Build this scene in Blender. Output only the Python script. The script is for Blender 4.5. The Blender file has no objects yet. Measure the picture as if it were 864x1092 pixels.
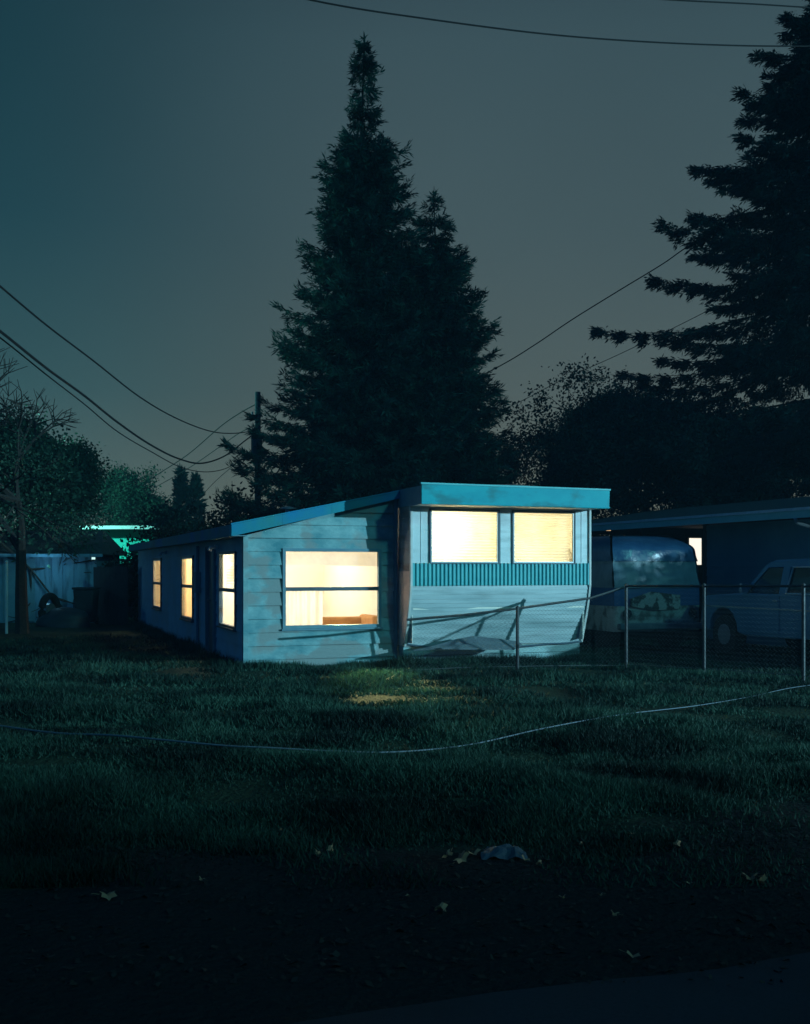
import bpy, math, random
import numpy as np
from mathutils import Vector, Matrix, noise as mnoise

random.seed(7); rng = np.random.default_rng(7)
scene = bpy.context.scene
COL = scene.collection
F = 1150.0; CX = 432.0; HY = 607.0; EYE = 1.55
TH = math.atan2(422, 1150)                       # yaw of the street grid
P0 = Vector((-2.483, 16.8, 0))
D2 = Vector((math.cos(TH), math.sin(TH), 0)); D1 = Vector((-math.sin(TH), math.cos(TH), 0))

def at(x, y, d):
    return Vector(((x-CX)/F*d, d, EYE+(HY-y)*d/F))
def ground_pt(x, y):
    d = F*EYE/(y-HY); return Vector(((x-CX)/F*d, d, 0))

# ------------------------------------------------------------------ materials
def new_mat(name):
    m = bpy.data.materials.new(name); m.use_nodes = True
    nt = m.node_tree; b = nt.nodes['Principled BSDF']
    return m, nt, b
def mat(name, c1, c2=None, scale=4.0, detail=6, rough=.7, metal=0, bump=0, bscale=None, stretch=(1,1,1), spec=.3, lo=.35, hi=.65, c3=None, s3=1.2, lo3=.5, hi3=.62):
    m, nt, b = new_mat(name)
    N = nt.nodes.new; L = nt.links.new
    b.inputs['Roughness'].default_value = rough; b.inputs['Metallic'].default_value = metal
    b.inputs['Specular IOR Level'].default_value = spec
    tc = N('ShaderNodeTexCoord'); mp = N('ShaderNodeMapping'); mp.inputs['Scale'].default_value = stretch
    L(tc.outputs['Object'], mp.inputs['Vector'])
    if c2 is None: c2 = tuple(v*.8 for v in c1)
    nz = N('ShaderNodeTexNoise'); nz.inputs['Scale'].default_value = scale; nz.inputs['Detail'].default_value = detail
    nz.inputs['Roughness'].default_value = .65
    L(mp.outputs[0], nz.inputs['Vector'])
    rp = N('ShaderNodeValToRGB'); rp.color_ramp.elements[0].position = lo; rp.color_ramp.elements[1].position = hi
    rp.color_ramp.elements[0].color = (*c1, 1); rp.color_ramp.elements[1].color = (*c2, 1)
    L(nz.outputs['Fac'], rp.inputs[0]); out = rp.outputs[0]
    if c3:
        n3 = N('ShaderNodeTexNoise'); n3.inputs['Scale'].default_value = s3; n3.inputs['Detail'].default_value = 5
        L(mp.outputs[0], n3.inputs['Vector'])
        r3 = N('ShaderNodeValToRGB'); r3.color_ramp.elements[0].position = lo3; r3.color_ramp.elements[1].position = hi3
        L(n3.outputs['Fac'], r3.inputs[0])
        mx = N('ShaderNodeMix'); mx.data_type = 'RGBA'
        L(r3.outputs[0], mx.inputs[0]); L(out, mx.inputs[6]); mx.inputs[7].default_value = (*c3, 1)
        out = mx.outputs[2]
    L(out, b.inputs['Base Color'])
    if bump:
        nb = N('ShaderNodeTexNoise'); nb.inputs['Scale'].default_value = bscale or scale*4; nb.inputs['Detail'].default_value = 5
        L(mp.outputs[0], nb.inputs['Vector'])
        bp = N('ShaderNodeBump'); bp.inputs['Strength'].default_value = bump; bp.inputs['Distance'].default_value = .02
        L(nb.outputs['Fac'], bp.inputs['Height']); L(bp.outputs[0], b.inputs['Normal'])
    return m
def leaf_mat(name, c1, c2, scale=1.2, trans=.25):
    m, nt, b = new_mat(name); N = nt.nodes.new; L = nt.links.new
    tc = N('ShaderNodeTexCoord'); nz = N('ShaderNodeTexNoise'); nz.inputs['Scale'].default_value = scale; nz.inputs['Detail'].default_value = 4
    L(tc.outputs['Object'], nz.inputs['Vector'])
    rp = N('ShaderNodeValToRGB'); rp.color_ramp.elements[0].position = .38; rp.color_ramp.elements[1].position = .62
    rp.color_ramp.elements[0].color = (*c1, 1); rp.color_ramp.elements[1].color = (*c2, 1)
    L(nz.outputs['Fac'], rp.inputs[0]); L(rp.outputs[0], b.inputs['Base Color'])
    b.inputs['Roughness'].default_value = .65; b.inputs['Specular IOR Level'].default_value = .25
    tr = N('ShaderNodeBsdfTranslucent'); L(rp.outputs[0], tr.inputs['Color'])
    mx = N('ShaderNodeMixShader'); mx.inputs[0].default_value = trans
    L(b.outputs[0], mx.inputs[1]); L(tr.outputs[0], mx.inputs[2]); L(mx.outputs[0], nt.nodes['Material Output'].inputs['Surface'])
    return m
def glass_mat(name, tint=(1,1,1), gloss=.06, rough=.05):
    m, nt, b = new_mat(name); nt.nodes.remove(b); N = nt.nodes.new; L = nt.links.new
    t = N('ShaderNodeBsdfTransparent'); t.inputs[0].default_value = (*tint, 1)
    g = N('ShaderNodeBsdfGlossy'); g.inputs['Roughness'].default_value = rough
    mx = N('ShaderNodeMixShader'); mx.inputs[0].default_value = gloss
    L(t.outputs[0], mx.inputs[1]); L(g.outputs[0], mx.inputs[2]); L(mx.outputs[0], nt.nodes['Material Output'].inputs['Surface'])
    return m
def cloth_mat(name, col, trans=.6, scale=3, c2=None, stretch=(1,1,1)):
    m = mat(name, col, c2 or tuple(v*.85 for v in col), scale=scale, rough=.9, stretch=stretch)
    nt = m.node_tree; b = nt.nodes['Principled BSDF']; N = nt.nodes.new; L = nt.links.new
    src = b.inputs['Base Color'].links[0].from_socket
    tr = N('ShaderNodeBsdfTranslucent'); L(src, tr.inputs['Color'])
    mx = N('ShaderNodeMixShader'); mx.inputs[0].default_value = trans
    L(b.outputs[0], mx.inputs[1]); L(tr.outputs[0], mx.inputs[2]); L(mx.outputs[0], nt.nodes['Material Output'].inputs['Surface'])
    return m
def emit_mat(name, col, s):
    m, nt, b = new_mat(name); nt.nodes.remove(b)
    e = nt.nodes.new('ShaderNodeEmission'); e.inputs[0].default_value = (*col, 1); e.inputs[1].default_value = s
    nt.links.new(e.outputs[0], nt.nodes['Material Output'].inputs['Surface']); return m

M = {}
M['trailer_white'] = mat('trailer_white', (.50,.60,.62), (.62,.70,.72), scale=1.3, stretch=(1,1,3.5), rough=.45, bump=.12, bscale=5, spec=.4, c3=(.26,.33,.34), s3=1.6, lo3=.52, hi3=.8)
M['trailer_lower'] = mat('trailer_lower', (.30,.40,.42), (.46,.55,.56), scale=1.6, stretch=(.5,1,5), rough=.45, bump=.15, bscale=4, spec=.4, c3=(.17,.24,.25), s3=1.8, lo3=.5, hi3=.8)  # base darkened to carry the shade of the raked face
M['teal_paint'] = mat('teal_paint', (.006,.30,.37), (.012,.38,.43), scale=1.5, stretch=(1,1,2), rough=.55, bump=.15, bscale=3, spec=.15, c3=(.02,.22,.25), s3=2)
M['teal_band'] = mat('teal_band', (.08,.42,.46), (.12,.50,.52), scale=3, rough=.5, spec=.2)
M['trim_pale'] = mat('trim_pale', (.62,.64,.62), (.5,.52,.5), scale=6, rough=.5)
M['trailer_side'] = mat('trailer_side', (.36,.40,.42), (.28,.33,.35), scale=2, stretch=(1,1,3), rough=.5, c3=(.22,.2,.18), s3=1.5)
M['siding'] = mat('siding', (.07,.24,.28), (.30,.50,.51), scale=1.5, rough=.6, bump=.25, bscale=9, stretch=(1,1,1.6), c3=(.24,.30,.30), s3=1.3, lo3=.5, hi3=.56, spec=.2)
M['side_lower'] = mat('side_lower', (.75,.60,.52), (.6,.5,.45), scale=2, stretch=(1,1,3), rough=.6)
M['siding_side'] = mat('siding_side', (.30,.48,.58), (.42,.60,.68), scale=1.4, rough=.7, bump=.25, bscale=9, c3=(.40,.50,.54), s3=1.1)
M['fascia_wood'] = mat('fascia_wood', (.008,.25,.34), (.03,.23,.25), scale=1.2, stretch=(1,1,1), rough=.6, bump=.2, bscale=8, c3=(.006,.20,.40), s3=.9, spec=.15)
M['corner_board'] = mat('corner_board', (.10,.22,.28), (.14,.28,.33), scale=4, rough=.6)
M['frame_dark'] = mat('frame_dark', (.05,.09,.12), (.09,.14,.17), scale=6, rough=.45)
M['frame_light'] = mat('frame_light', (.45,.50,.52), (.35,.40,.42), scale=6, rough=.4, metal=.3)
M['roofing'] = mat('roofing', (.05,.055,.06), (.09,.1,.1), scale=9, rough=.85, bump=.4)
M['metal'] = mat('metal', (.5,.5,.5), (.35,.35,.36), scale=12, rough=.4, metal=.8)
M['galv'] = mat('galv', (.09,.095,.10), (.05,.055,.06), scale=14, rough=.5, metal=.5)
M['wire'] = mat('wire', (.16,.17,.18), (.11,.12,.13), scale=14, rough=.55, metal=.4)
M['cable'] = mat('cable', (.012,.014,.016), (.02,.02,.022), scale=5, rough=.7)
M['interior'] = mat('interior', (.80,.76,.66), (.85,.82,.72), scale=.8, rough=.9)
M['interior_floor'] = mat('interior_floor', (.28,.15,.07), (.2,.1,.05), scale=4, rough=.6)
M['wood_brown'] = mat('wood_brown', (.36,.17,.06), (.22,.10,.04), scale=5, stretch=(1,1,6), rough=.5)
M['sofa'] = mat('sofa', (.42,.20,.07), (.5,.27,.1), scale=8, rough=.9)
M['picture'] = mat('picture', (.55,.36,.14), (.25,.16,.08), scale=7, rough=.6)
M['shade'] = cloth_mat('shade', (.90,.87,.74), .75, scale=1.6, c2=(.78,.75,.54))
M['sheer'] = cloth_mat('sheer', (.85,.83,.72), .75, scale=5, stretch=(4,1,.6))
M['shade_white'] = cloth_mat('shade_white', (.86,.83,.74), .7)
M['glass'] = glass_mat('glass')
M['glass_dark'] = mat('glass_dark', (.012,.02,.025), (.02,.03,.035), scale=3, rough=.08, spec=.8)
M['skirt'] = mat('skirt', (.22,.42,.44), (.34,.48,.48), scale=2, stretch=(1,1,5), rough=.6, bump=.3, c3=(.1,.2,.2), s3=1.5)
M['sheet'] = mat('sheet', (.16,.21,.23), (.11,.15,.17), scale=3, rough=.5, spec=.4)
M['bark'] = mat('bark', (.035,.028,.022), (.07,.055,.045), scale=12, rough=.95, bump=.6)
M['twig'] = mat('twig', (.03,.028,.026), (.05,.045,.04), scale=12, rough=.95)
M['cedar'] = leaf_mat('cedar', (.008,.035,.032), (.065,.20,.155), 1.9)
M['fir'] = leaf_mat('fir', (.006,.022,.026), (.034,.095,.095), 1.0)
M['leafy'] = leaf_mat('leafy', (.02,.055,.055), (.04,.085,.08), 1.0)
M['leafy_left'] = leaf_mat('leafy_left', (.02,.075,.05), (.04,.11,.07), .8)
M['bush'] = leaf_mat('bush', (.010,.032,.032), (.022,.052,.05), 1.0)
M['grass'] = leaf_mat('grass', (.005,.022,.018), (.032,.095,.066), .8, trans=.3)
M['dry'] = leaf_mat('dry', (.50,.26,.15), (.36,.18,.10), 6, trans=.1)
M['litter'] = leaf_mat('litter', (.05,.04,.03), (.03,.028,.025), 6, trans=.1)
M['plastic_pale'] = mat('plastic_pale', (.09,.11,.14), (.05,.07,.09), scale=8, rough=.4)
M['asphalt'] = mat('asphalt', (.022,.032,.044), (.034,.044,.056), scale=60, rough=.85, bump=.5, bscale=220, c3=(.022,.030,.038), s3=1.0)
M['tarp'] = mat('tarp', (.02,.07,.15), (.03,.10,.19), scale=3, rough=.28, bump=.7, bscale=6, spec=.6)
M['clear_tarp'] = mat('clear_tarp', (.05,.11,.16), (.12,.2,.25), scale=2.5, rough=.5, bump=.6, bscale=5, spec=.8, stretch=(1,1,.6))
M['van_blue'] = mat('van_blue', (.015,.07,.19), (.02,.09,.22), scale=2, rough=.35, spec=.5)
M['van_pale'] = mat('van_pale', (.20,.27,.27), (.28,.34,.33), scale=3, rough=.5, c3=(.08,.1,.1), s3=4)
M['mottled'] = mat('mottled', (.26,.29,.28), (.33,.35,.33), scale=5, rough=.7, c3=(.04,.05,.05), s3=7, lo3=.48, hi3=.56)
M['truck_blue'] = mat('truck_blue', (.06,.22,.33), (.08,.26,.38), scale=1.5, rough=.35, spec=.5)
M['chrome'] = mat('chrome', (.75,.78,.8), (.6,.63,.65), scale=8, rough=.2, metal=.7)
M['rubber'] = mat('rubber', (.015,.015,.016), (.025,.025,.026), scale=8, rough=.9)
M['neigh_wall'] = mat('neigh_wall', (.12,.27,.33), (.16,.33,.38), scale=1.4, rough=.7, bump=.2)
M['neigh_eave'] = mat('neigh_eave', (.25,.60,.55), (.32,.66,.62), scale=2, rough=.5)
M['dark_wood'] = mat('dark_wood', (.03,.035,.04), (.05,.055,.06), scale=6, rough=.9, stretch=(6,6,1))
M['shed_blue'] = mat('shed_blue', (.12,.27,.38), (.17,.34,.44), scale=1.2, rough=.7, stretch=(5,5,1), c3=(.07,.15,.2), s3=1)
M['teal_house'] = mat('teal_house', (.02,.40,.32), (.03,.46,.38), scale=1.5, rough=.7)
M['white_trim'] = mat('white_trim', (.75,.8,.8), (.6,.65,.66), scale=4, rough=.4)
M['pole_wood'] = mat('pole_wood', (.05,.09,.11), (.08,.12,.14), scale=8, rough=.9, stretch=(4,4,.4))
M['bin'] = mat('bin', (.02,.03,.04), (.03,.04,.05), scale=4, rough=.6)
M['hose'] = mat('hose', (.13,.16,.20), (.16,.20,.24), scale=7, rough=.45)
M['warm_lamp'] = emit_mat('warm_lamp', (1,.62,.3), 1.1)
M['lit_pane'] = emit_mat('lit_pane', (1,.93,.78), 1.15)
M['cool_lamp'] = emit_mat('cool_lamp', (.6,1,.95), 1.2)

# ground: grass-soil / bare verge by distance from the road (a real surface change)
def ground_mat():
    m, nt, b = new_mat('ground'); N = nt.nodes.new; L = nt.links.new
    tc = N('ShaderNodeTexCoord')
    n1 = N('ShaderNodeTexNoise'); n1.inputs['Scale'].default_value = 1.3; n1.inputs['Detail'].default_value = 8; L(tc.outputs['Object'], n1.inputs['Vector'])
    r1 = N('ShaderNodeValToRGB'); r1.color_ramp.elements[0].position=.35; r1.color_ramp.elements[1].position=.65
    r1.color_ramp.elements[0].color=(.014,.032,.022,1); r1.color_ramp.elements[1].color=(.030,.055,.032,1); L(n1.outputs['Fac'], r1.inputs[0])
    n2 = N('ShaderNodeTexNoise'); n2.inputs['Scale'].default_value = 7; n2.inputs['Detail'].default_value = 8; L(tc.outputs['Object'], n2.inputs['Vector'])
    r2 = N('ShaderNodeValToRGB'); r2.color_ramp.elements[0].color=(.014,.016,.018,1); r2.color_ramp.elements[1].color=(.034,.034,.032,1); L(n2.outputs['Fac'], r2.inputs[0])
    at_ = N('ShaderNodeAttribute'); at_.attribute_name = 'verge'
    mx = N('ShaderNodeMix'); mx.data_type='RGBA'; L(at_.outputs['Fac'], mx.inputs[0]); L(r1.outputs[0], mx.inputs[6]); L(r2.outputs[0], mx.inputs[7])
    L(mx.outputs[2], b.inputs['Base Color']); b.inputs['Roughness'].default_value=.95; b.inputs['Specular IOR Level'].default_value=.1
    nb = N('ShaderNodeTexNoise'); nb.inputs['Scale'].default_value = 25; nb.inputs['Detail'].default_value = 8; L(tc.outputs['Object'], nb.inputs['Vector'])
    bp = N('ShaderNodeBump'); bp.inputs['Strength'].default_value=.8; bp.inputs['Distance'].default_value=.04; L(nb.outputs['Fac'], bp.inputs['Height']); L(bp.outputs[0], b.inputs['Normal'])
    return m
M['ground'] = ground_mat()

# ------------------------------------------------------------------ mesh helpers
class MB:
    def __init__(s): s.v=[]; s.f=[]
    def add(s, vs, fs):
        n=len(s.v); s.v += [tuple(v) for v in vs]; s.f += [tuple(i+n for i in f) for f in fs]; return s
    def box(s, x0,x1,y0,y1,z0,z1):
        return s.add([(x0,y0,z0),(x1,y0,z0),(x1,y1,z0),(x0,y1,z0),(x0,y0,z1),(x1,y0,z1),(x1,y1,z1),(x0,y1,z1)],
              [(0,3,2,1),(4,5,6,7),(0,1,5,4),(1,2,6,5),(2,3,7,6),(3,0,4,7)])
    def hexa(s, b, t):      # bottom 4 pts, top 4 pts
        return s.add(list(b)+list(t), [(0,3,2,1),(4,5,6,7),(0,1,5,4),(1,2,6,5),(2,3,7,6),(3,0,4,7)])
    def prism(s, prof, a, b, axis='y'):
        n=len(prof)
        def P(p,q):
            return (p[0],q,p[1]) if axis=='y' else ((q,p[0],p[1]) if axis=='x' else (p[0],p[1],q))
        return s.add([P(p,a) for p in prof]+[P(p,b) for p in prof],
              [tuple(range(n)), tuple(range(2*n-1,n-1,-1))]+[(i,i+n,(i+1)%n+n,(i+1)%n) for i in range(n)])
    def tube(s, pts, r, n=6, cap=True):
        pts=[Vector(p) for p in pts]; rs = r if isinstance(r,(list,tuple)) else [r]*len(pts)
        base=len(s.v); up=Vector((0,0,1))
        for i,p in enumerate(pts):
            t=(pts[min(i+1,len(pts)-1)]-pts[max(i-1,0)])
            if t.length<1e-9: t=Vector((0,0,1))
            t.normalize()
            a=t.cross(up)
            if a.length<.05: a=t.cross(Vector((1,0,0)))
            a.normalize(); b=t.cross(a)
            for k in range(n):
                an=2*math.pi*k/n; s.v.append(tuple(p+(a*math.cos(an)+b*math.sin(an))*rs[i]))
        for i in range(len(pts)-1):
            for k in range(n):
                s.f.append((base+i*n+k, base+i*n+(k+1)%n, base+(i+1)*n+(k+1)%n, base+(i+1)*n+k))
        if cap:
            s.f.append(tuple(base+k for k in range(n))[::-1]); e=base+(len(pts)-1)*n; s.f.append(tuple(e+k for k in range(n)))
        return s
    def build(s, name, m, parent=None, bevel=0, smooth=False, sub=0, merge=False):
        me=bpy.data.meshes.new(name); me.from_pydata(s.v,[],s.f); me.update()
        if merge:
            import bmesh
            bm=bmesh.new(); bm.from_mesh(me); bmesh.ops.remove_doubles(bm,verts=bm.verts,dist=.002); bmesh.ops.recalc_face_normals(bm,faces=bm.faces); bm.to_mesh(me); bm.free()
        o=bpy.data.objects.new(name, me); COL.objects.link(o); me.materials.append(m)
        if parent: o.parent=parent
        if smooth: me.polygons.foreach_set('use_smooth',[True]*len(me.polygons))
        if bevel:
            bv=o.modifiers.new('bevel','BEVEL'); bv.width=bevel; bv.segments=2; bv.limit_method='ANGLE'
        if sub:
            sb=o.modifiers.new('sub','SUBSURF'); sb.levels=sub; sb.render_levels=sub
        return o
def np_mesh(name, V, n, m, parent=None):       # V: (k*n,3) separate polygons of n verts
    V=np.asarray(V,dtype=np.float32).reshape(-1,3); k=len(V)//n
    me=bpy.data.meshes.new(name); me.vertices.add(len(V)); me.vertices.foreach_set('co',V.ravel())
    me.loops.add(len(V)); me.loops.foreach_set('vertex_index',np.arange(len(V),dtype=np.int32))
    me.polygons.add(k); me.polygons.foreach_set('loop_start',np.arange(k,dtype=np.int32)*n)
    try: me.polygons.foreach_set('loop_total',np.full(k,n,dtype=np.int32))
    except Exception: pass
    me.update(calc_edges=True); me.validate()
    me.materials.append(m)
    o=bpy.data.objects.new(name,me); COL.objects.link(o)
    if parent: o.parent=parent
    return o
def tag(o, label=None, cat=None, group=None, kind=None):
    if label: o['label']=label
    if cat: o['category']=cat
    if group: o['group']=group
    if kind: o['kind']=kind
    return o
def thing(name, label, cat, loc=(0,0,0), rz=0, group=None):
    o=bpy.data.objects.new(name,None); COL.objects.link(o); o.location=loc; o.rotation_euler=(0,0,rz)
    o.empty_display_size=.3
    return tag(o,label,cat,group)

# lapped boards on a wall: f(a,z,off)->3D, a along wall, off outward
def siding(f, a0, a1, z0, ztop, row=.21, lap=.018, openings=(), step=.12, seed=0, wav=.004, zrow0=0):
    mb=MB(); R=random.Random(seed)
    xs=set([a0,a1])
    x=a0
    while x<a1: xs.add(round(x,4)); x+=step
    for o in openings: xs.add(o[0]); xs.add(o[1])
    xs=sorted(v for v in xs if a0-1e-6<=v<=a1+1e-6)
    zm=max(ztop(a0),ztop(a1)); k=0; zb=zrow0
    while zb<zm:
        zt=zb+row; ph=R.random()*10; amp=R.uniform(.3,1)*wav
        cuts=[max(zb,z0),zt]+[o[2] for o in openings if zb<o[2]<zt]+[o[3] for o in openings if zb<o[3]<zt]
        cuts=sorted(c for c in cuts if c>=z0)
        joints = R.uniform(a0,a1)
        def off(a,z):
            w=amp*math.sin(a*1.3+ph)+amp*.7*math.sin(a*3.7+ph*2)
            return .006+lap*(zt-z)/row+w
        for xa,xb in zip(xs[:-1],xs[1:]):
            xm=(xa+xb)/2
            for ca,cb in zip(cuts[:-1],cuts[1:]):
                cm=(ca+cb)/2
                if any(o[0]<xm<o[1] and o[2]<cm<o[3] for o in openings): continue
                ta,tb=ztop(xa),ztop(xb)
                if ca>=max(ta,tb): continue
                za,zbb=min(cb,max(ta,ca)),min(cb,max(tb,ca))
                sag=lambda a: .005*math.sin(a*.9+ph)
                mb.add([f(xa,ca,off(xa,ca)),f(xb,ca,off(xb,ca)),f(xb,zbb,off(xb,zbb)),f(xa,za,off(xa,za))],[(0,1,2,3)])
                if abs(ca-zb)<1e-6:
                    mb.add([f(xa,ca,0),f(xb,ca,0),f(xb,ca,off(xb,ca)),f(xa,ca,off(xa,ca))],[(0,1,2,3)])
        zb=zt
    return mb

# ------------------------------------------------------------------ ground
def gz(x,y):
    p=Vector((x,y,0))-P0; v=p.dot(D1)
    h=.07*mnoise.noise(Vector((x*.45,y*.7,0)))+.018*mnoise.noise(Vector((x*1.3,y*1.3,3)))
    k=min(1,max(0,(v+13.2)/1.6))           # flat near the road edge
    h=h*k-.012*(1-k)
    if v<-13.6: h=-.03
    d=math.hypot(x,y)
    if d>40: h=h*max(0,1-(d-40)/40)
    h-=.03*max(0,min(1,(x-1)/3))*(1 if y>12 else max(0,(y-8)/4))
    return h
def axis_coords(lo,hi,fine,flo,fhi):
    c=list(np.arange(flo,fhi+1e-6,fine)); s=fine; x=flo
    while x>lo: s*=1.35; x-=s; c.insert(0,max(x,lo))
    s=fine; x=c[-1]
    while x<hi: s*=1.35; x+=s; c.append(min(x,hi))
    return c
gx=axis_coords(-700,700,.16,-9,9); gy=axis_coords(-300,1200,.16,2.5,20)
nx,ny=len(gx),len(gy)
gv=[(x,y,gz(x,y)) for y in gy for x in gx]
gf=[(j*nx+i,j*nx+i+1,(j+1)*nx+i+1,(j+1)*nx+i) for j in range(ny-1) for i in range(nx-1)]
me=bpy.data.meshes.new('ground'); me.from_pydata(gv,[],gf); me.polygons.foreach_set('use_smooth',[True]*len(gf))
att=me.attributes.new('verge','FLOAT','POINT')
def verge(x,y):
    v=(Vector((x,y,0))-P0).dot(D1)+.8*mnoise.noise(Vector((x*.5,y*.5,9)))+.35*mnoise.noise(Vector((x*2,y*2,4)))
    return max(0,min(1,(-10.4-v)/.8))
att.data.foreach_set('value',[verge(v[0],v[1]) for v in gv])
me.materials.append(M['ground'])
ground=bpy.data.objects.new('ground',me); COL.objects.link(ground); tag(ground,kind='structure')
# road
mb=MB(); N_=500
def roadpt(u,v,z): 
    p=P0+D2*u+D1*v; return (p.x,p.y,z)
us=np.linspace(-60,60,N_)
for i in range(N_-1):
    e=[ -13.05+.10*mnoise.noise(Vector((u*.7,0,0)))+.05*mnoise.noise(Vector((u*3.1,5,0))) for u in (us[i],us[i+1])]
    mb.add([roadpt(us[i],e[0],-.004),roadpt(us[i+1],e[1],-.004),roadpt(us[i+1],e[1]-.25,.004),roadpt(us[i],e[0]-.25,.004)],[(3,2,1,0)])
    mb.add([roadpt(us[i],e[0]-.25,.004),roadpt(us[i+1],e[1]-.25,.004),roadpt(us[i+1],-21,.004),roadpt(us[i],-21,.004)],[(3,2,1,0)])
tag(mb.build('road',M['asphalt'],smooth=True),kind='structure')

# ------------------------------------------------------------------ mobile home (trailer)
H=TH
U0,U1=2.53,5.765; V0=-.57; LEN=14.8
home=thing('mobile_home','white mobile home with teal roof fascia and two lit windows above a ribbed band','mobile home',P0,H)
def fr(a,z,off): return (a,V0-off,z)
# upper front wall with two windows
W1=(2.87,4.06,1.655,2.50); W2=(4.33,5.46,1.655,2.50)
def wall_open(mb,a0,a1,z0,z1,ops,y0,y1):
    xs=sorted({a0,a1}|{o[0] for o in ops}|{o[1] for o in ops}); zs=sorted({z0,z1}|{o[2] for o in ops}|{o[3] for o in ops})
    for xa,xb in zip(xs[:-1],xs[1:]):
        for za,zb in zip(zs[:-1],zs[1:]):
            if any(o[0]<(xa+xb)/2<o[1] and o[2]<(za+zb)/2<o[3] for o in ops): continue
            mb.box(xa,xb,y0,y1,za,zb)
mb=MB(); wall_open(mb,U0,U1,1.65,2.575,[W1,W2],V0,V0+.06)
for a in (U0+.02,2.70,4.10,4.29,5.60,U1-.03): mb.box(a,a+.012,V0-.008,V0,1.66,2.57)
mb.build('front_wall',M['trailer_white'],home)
# ribbed band
mb=MB(); n=46; w=(U1-U0)/n
for i in range(n):
    a=U0+i*w
    pr=[(a,V0+.03),(a,V0-.004),(a+w*.22,V0-.004),(a+w*.32,V0-.030),(a+w*.72,V0-.030),(a+w*.82,V0-.004),(a+w,V0-.004),(a+w,V0+.03)]
    mb.prism(pr,1.285,1.648,'z')
mb.build('ribbed_band',M['teal_band'],home)
# lower raked panel with fine horizontal laps
def rake(z): t=max(0,(1.28-z)/1.0); return V0+.30*t**1.3
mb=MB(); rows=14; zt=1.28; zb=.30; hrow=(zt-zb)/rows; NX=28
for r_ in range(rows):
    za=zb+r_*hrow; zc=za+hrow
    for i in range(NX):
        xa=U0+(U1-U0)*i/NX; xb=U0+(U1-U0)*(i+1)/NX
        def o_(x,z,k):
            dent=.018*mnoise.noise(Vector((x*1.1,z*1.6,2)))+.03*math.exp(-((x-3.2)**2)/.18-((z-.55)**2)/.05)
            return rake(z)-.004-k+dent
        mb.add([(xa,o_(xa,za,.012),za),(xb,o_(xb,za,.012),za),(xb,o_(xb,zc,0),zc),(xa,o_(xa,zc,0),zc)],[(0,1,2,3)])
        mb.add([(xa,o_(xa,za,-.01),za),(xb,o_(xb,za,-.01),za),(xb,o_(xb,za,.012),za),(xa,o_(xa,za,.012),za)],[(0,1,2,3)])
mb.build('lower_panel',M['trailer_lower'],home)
# curled lower lip
mb=MB(); pts=[]
for i in range(25):
    t=i/24; a=U0-.03+(U1-U0+.02)*t; z=.285+.06*max(0,1-t*9)+.04*max(0,t*9-8)+.012*math.sin(t*17)-.02*math.sin(t*3.1)
    pts.append((a,rake(.3)-.03,z))
mb.tube(pts,.018,6); mb.build('bottom_lip',M['frame_dark'],home)
# corner trims front left & right, following rake
for a,nm in ((U0,'l'),(U1,'r')):
    mb=MB()
    zs=[2.56,1.9,1.28,1.0,.75,.5,.30]
    for z1_,z0_ in zip(zs[:-1],zs[1:]):
        y0=rake(z0_)-.035; y1=rake(z1_)-.035
        s=-1 if nm=='l' else 1
        x0,x1=(a-.012,a+.022) if nm=='l' else (a-.022,a+.012)
        mb.hexa([(x0,y0,z0_),(x1,y0,z0_),(x1,y0+.05,z0_),(x0,y0+.05,z0_)],[(x0,y1,z1_),(x1,y1,z1_),(x1,y1+.05,z1_),(x0,y1+.05,z1_)])
    mb.build('corner_trim',M['trim_pale'],home)
# side walls with panel ribs (follow the rake near the front)
for a,sg in ((U0,-1),(U1,1)):
    mb=MB(); rows=12
    zs=[.30+(2.56-.30)*i/rows for i in range(rows+1)]
    for i in range(rows):
        z0_,z1_=zs[i],zs[i+1]
        x0,x1=(a+.004,a+.06) if sg<0 else (a-.06,a-.004)
        mb.hexa([(x0,rake(z0_)+.01,z0_),(x1,rake(z0_)+.01,z0_),(x1,LEN,z0_),(x0,LEN,z0_)],[(x0,rake(z1_)+.01,z1_-.002),(x1,rake(z1_)+.01,z1_-.002),(x1,LEN,z1_-.002),(x0,LEN,z1_-.002)])
        xr0,xr1=(a-.008,a+.01) if sg<0 else (a-.01,a+.008)
        mb.box(xr0,xr1,rake(z0_)+.03,LEN-.01,z0_,z0_+.012)
    mb.build('side_wall',M['trailer_side'],home)
    mb=MB(); x0,x1=(a-.012,a+.002) if sg<0 else (a-.002,a+.012)
    for z0_,z1_ in ((.31,.6),(.6,.9),(.9,1.2),(1.2,1.52)): mb.hexa([(x0,rake(z0_)+.012,z0_),(x1,rake(z0_)+.012,z0_),(x1,LEN,z0_),(x0,LEN,z0_)],[(x0,rake(z1_)+.012,z1_-.003),(x1,rake(z1_)+.012,z1_-.003),(x1,LEN,z1_-.003),(x0,LEN,z1_-.003)])
    mb.build('side_lower_panel',M['side_lower'],home)
MB().box(U0+.01,U1-.01,LEN-.05,LEN+.01,.3,2.56).build('rear_wall',M['trailer_side'],home)
# floor slab and skirting
mb=MB(); mb.box(U0+.07,U1-.07,V0+.4,LEN-.06,.30,.36); mb.build('floor',M['interior_floor'],home)
mb=MB(); ys=V0+.33
mb.box(U0+.02,U1-.03,ys,ys+.02,-.1,.135); mb.box(U0+.02,U1-.03,ys+.006,ys+.026,.142,.30)
mb.box(U1-.03,U1-.01,ys,LEN,-.1,.29); mb.box(U0+.0,U0+.02,ys,LEN,-.1,.29)
mb.build('skirting',M['skirt'],home)
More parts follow.
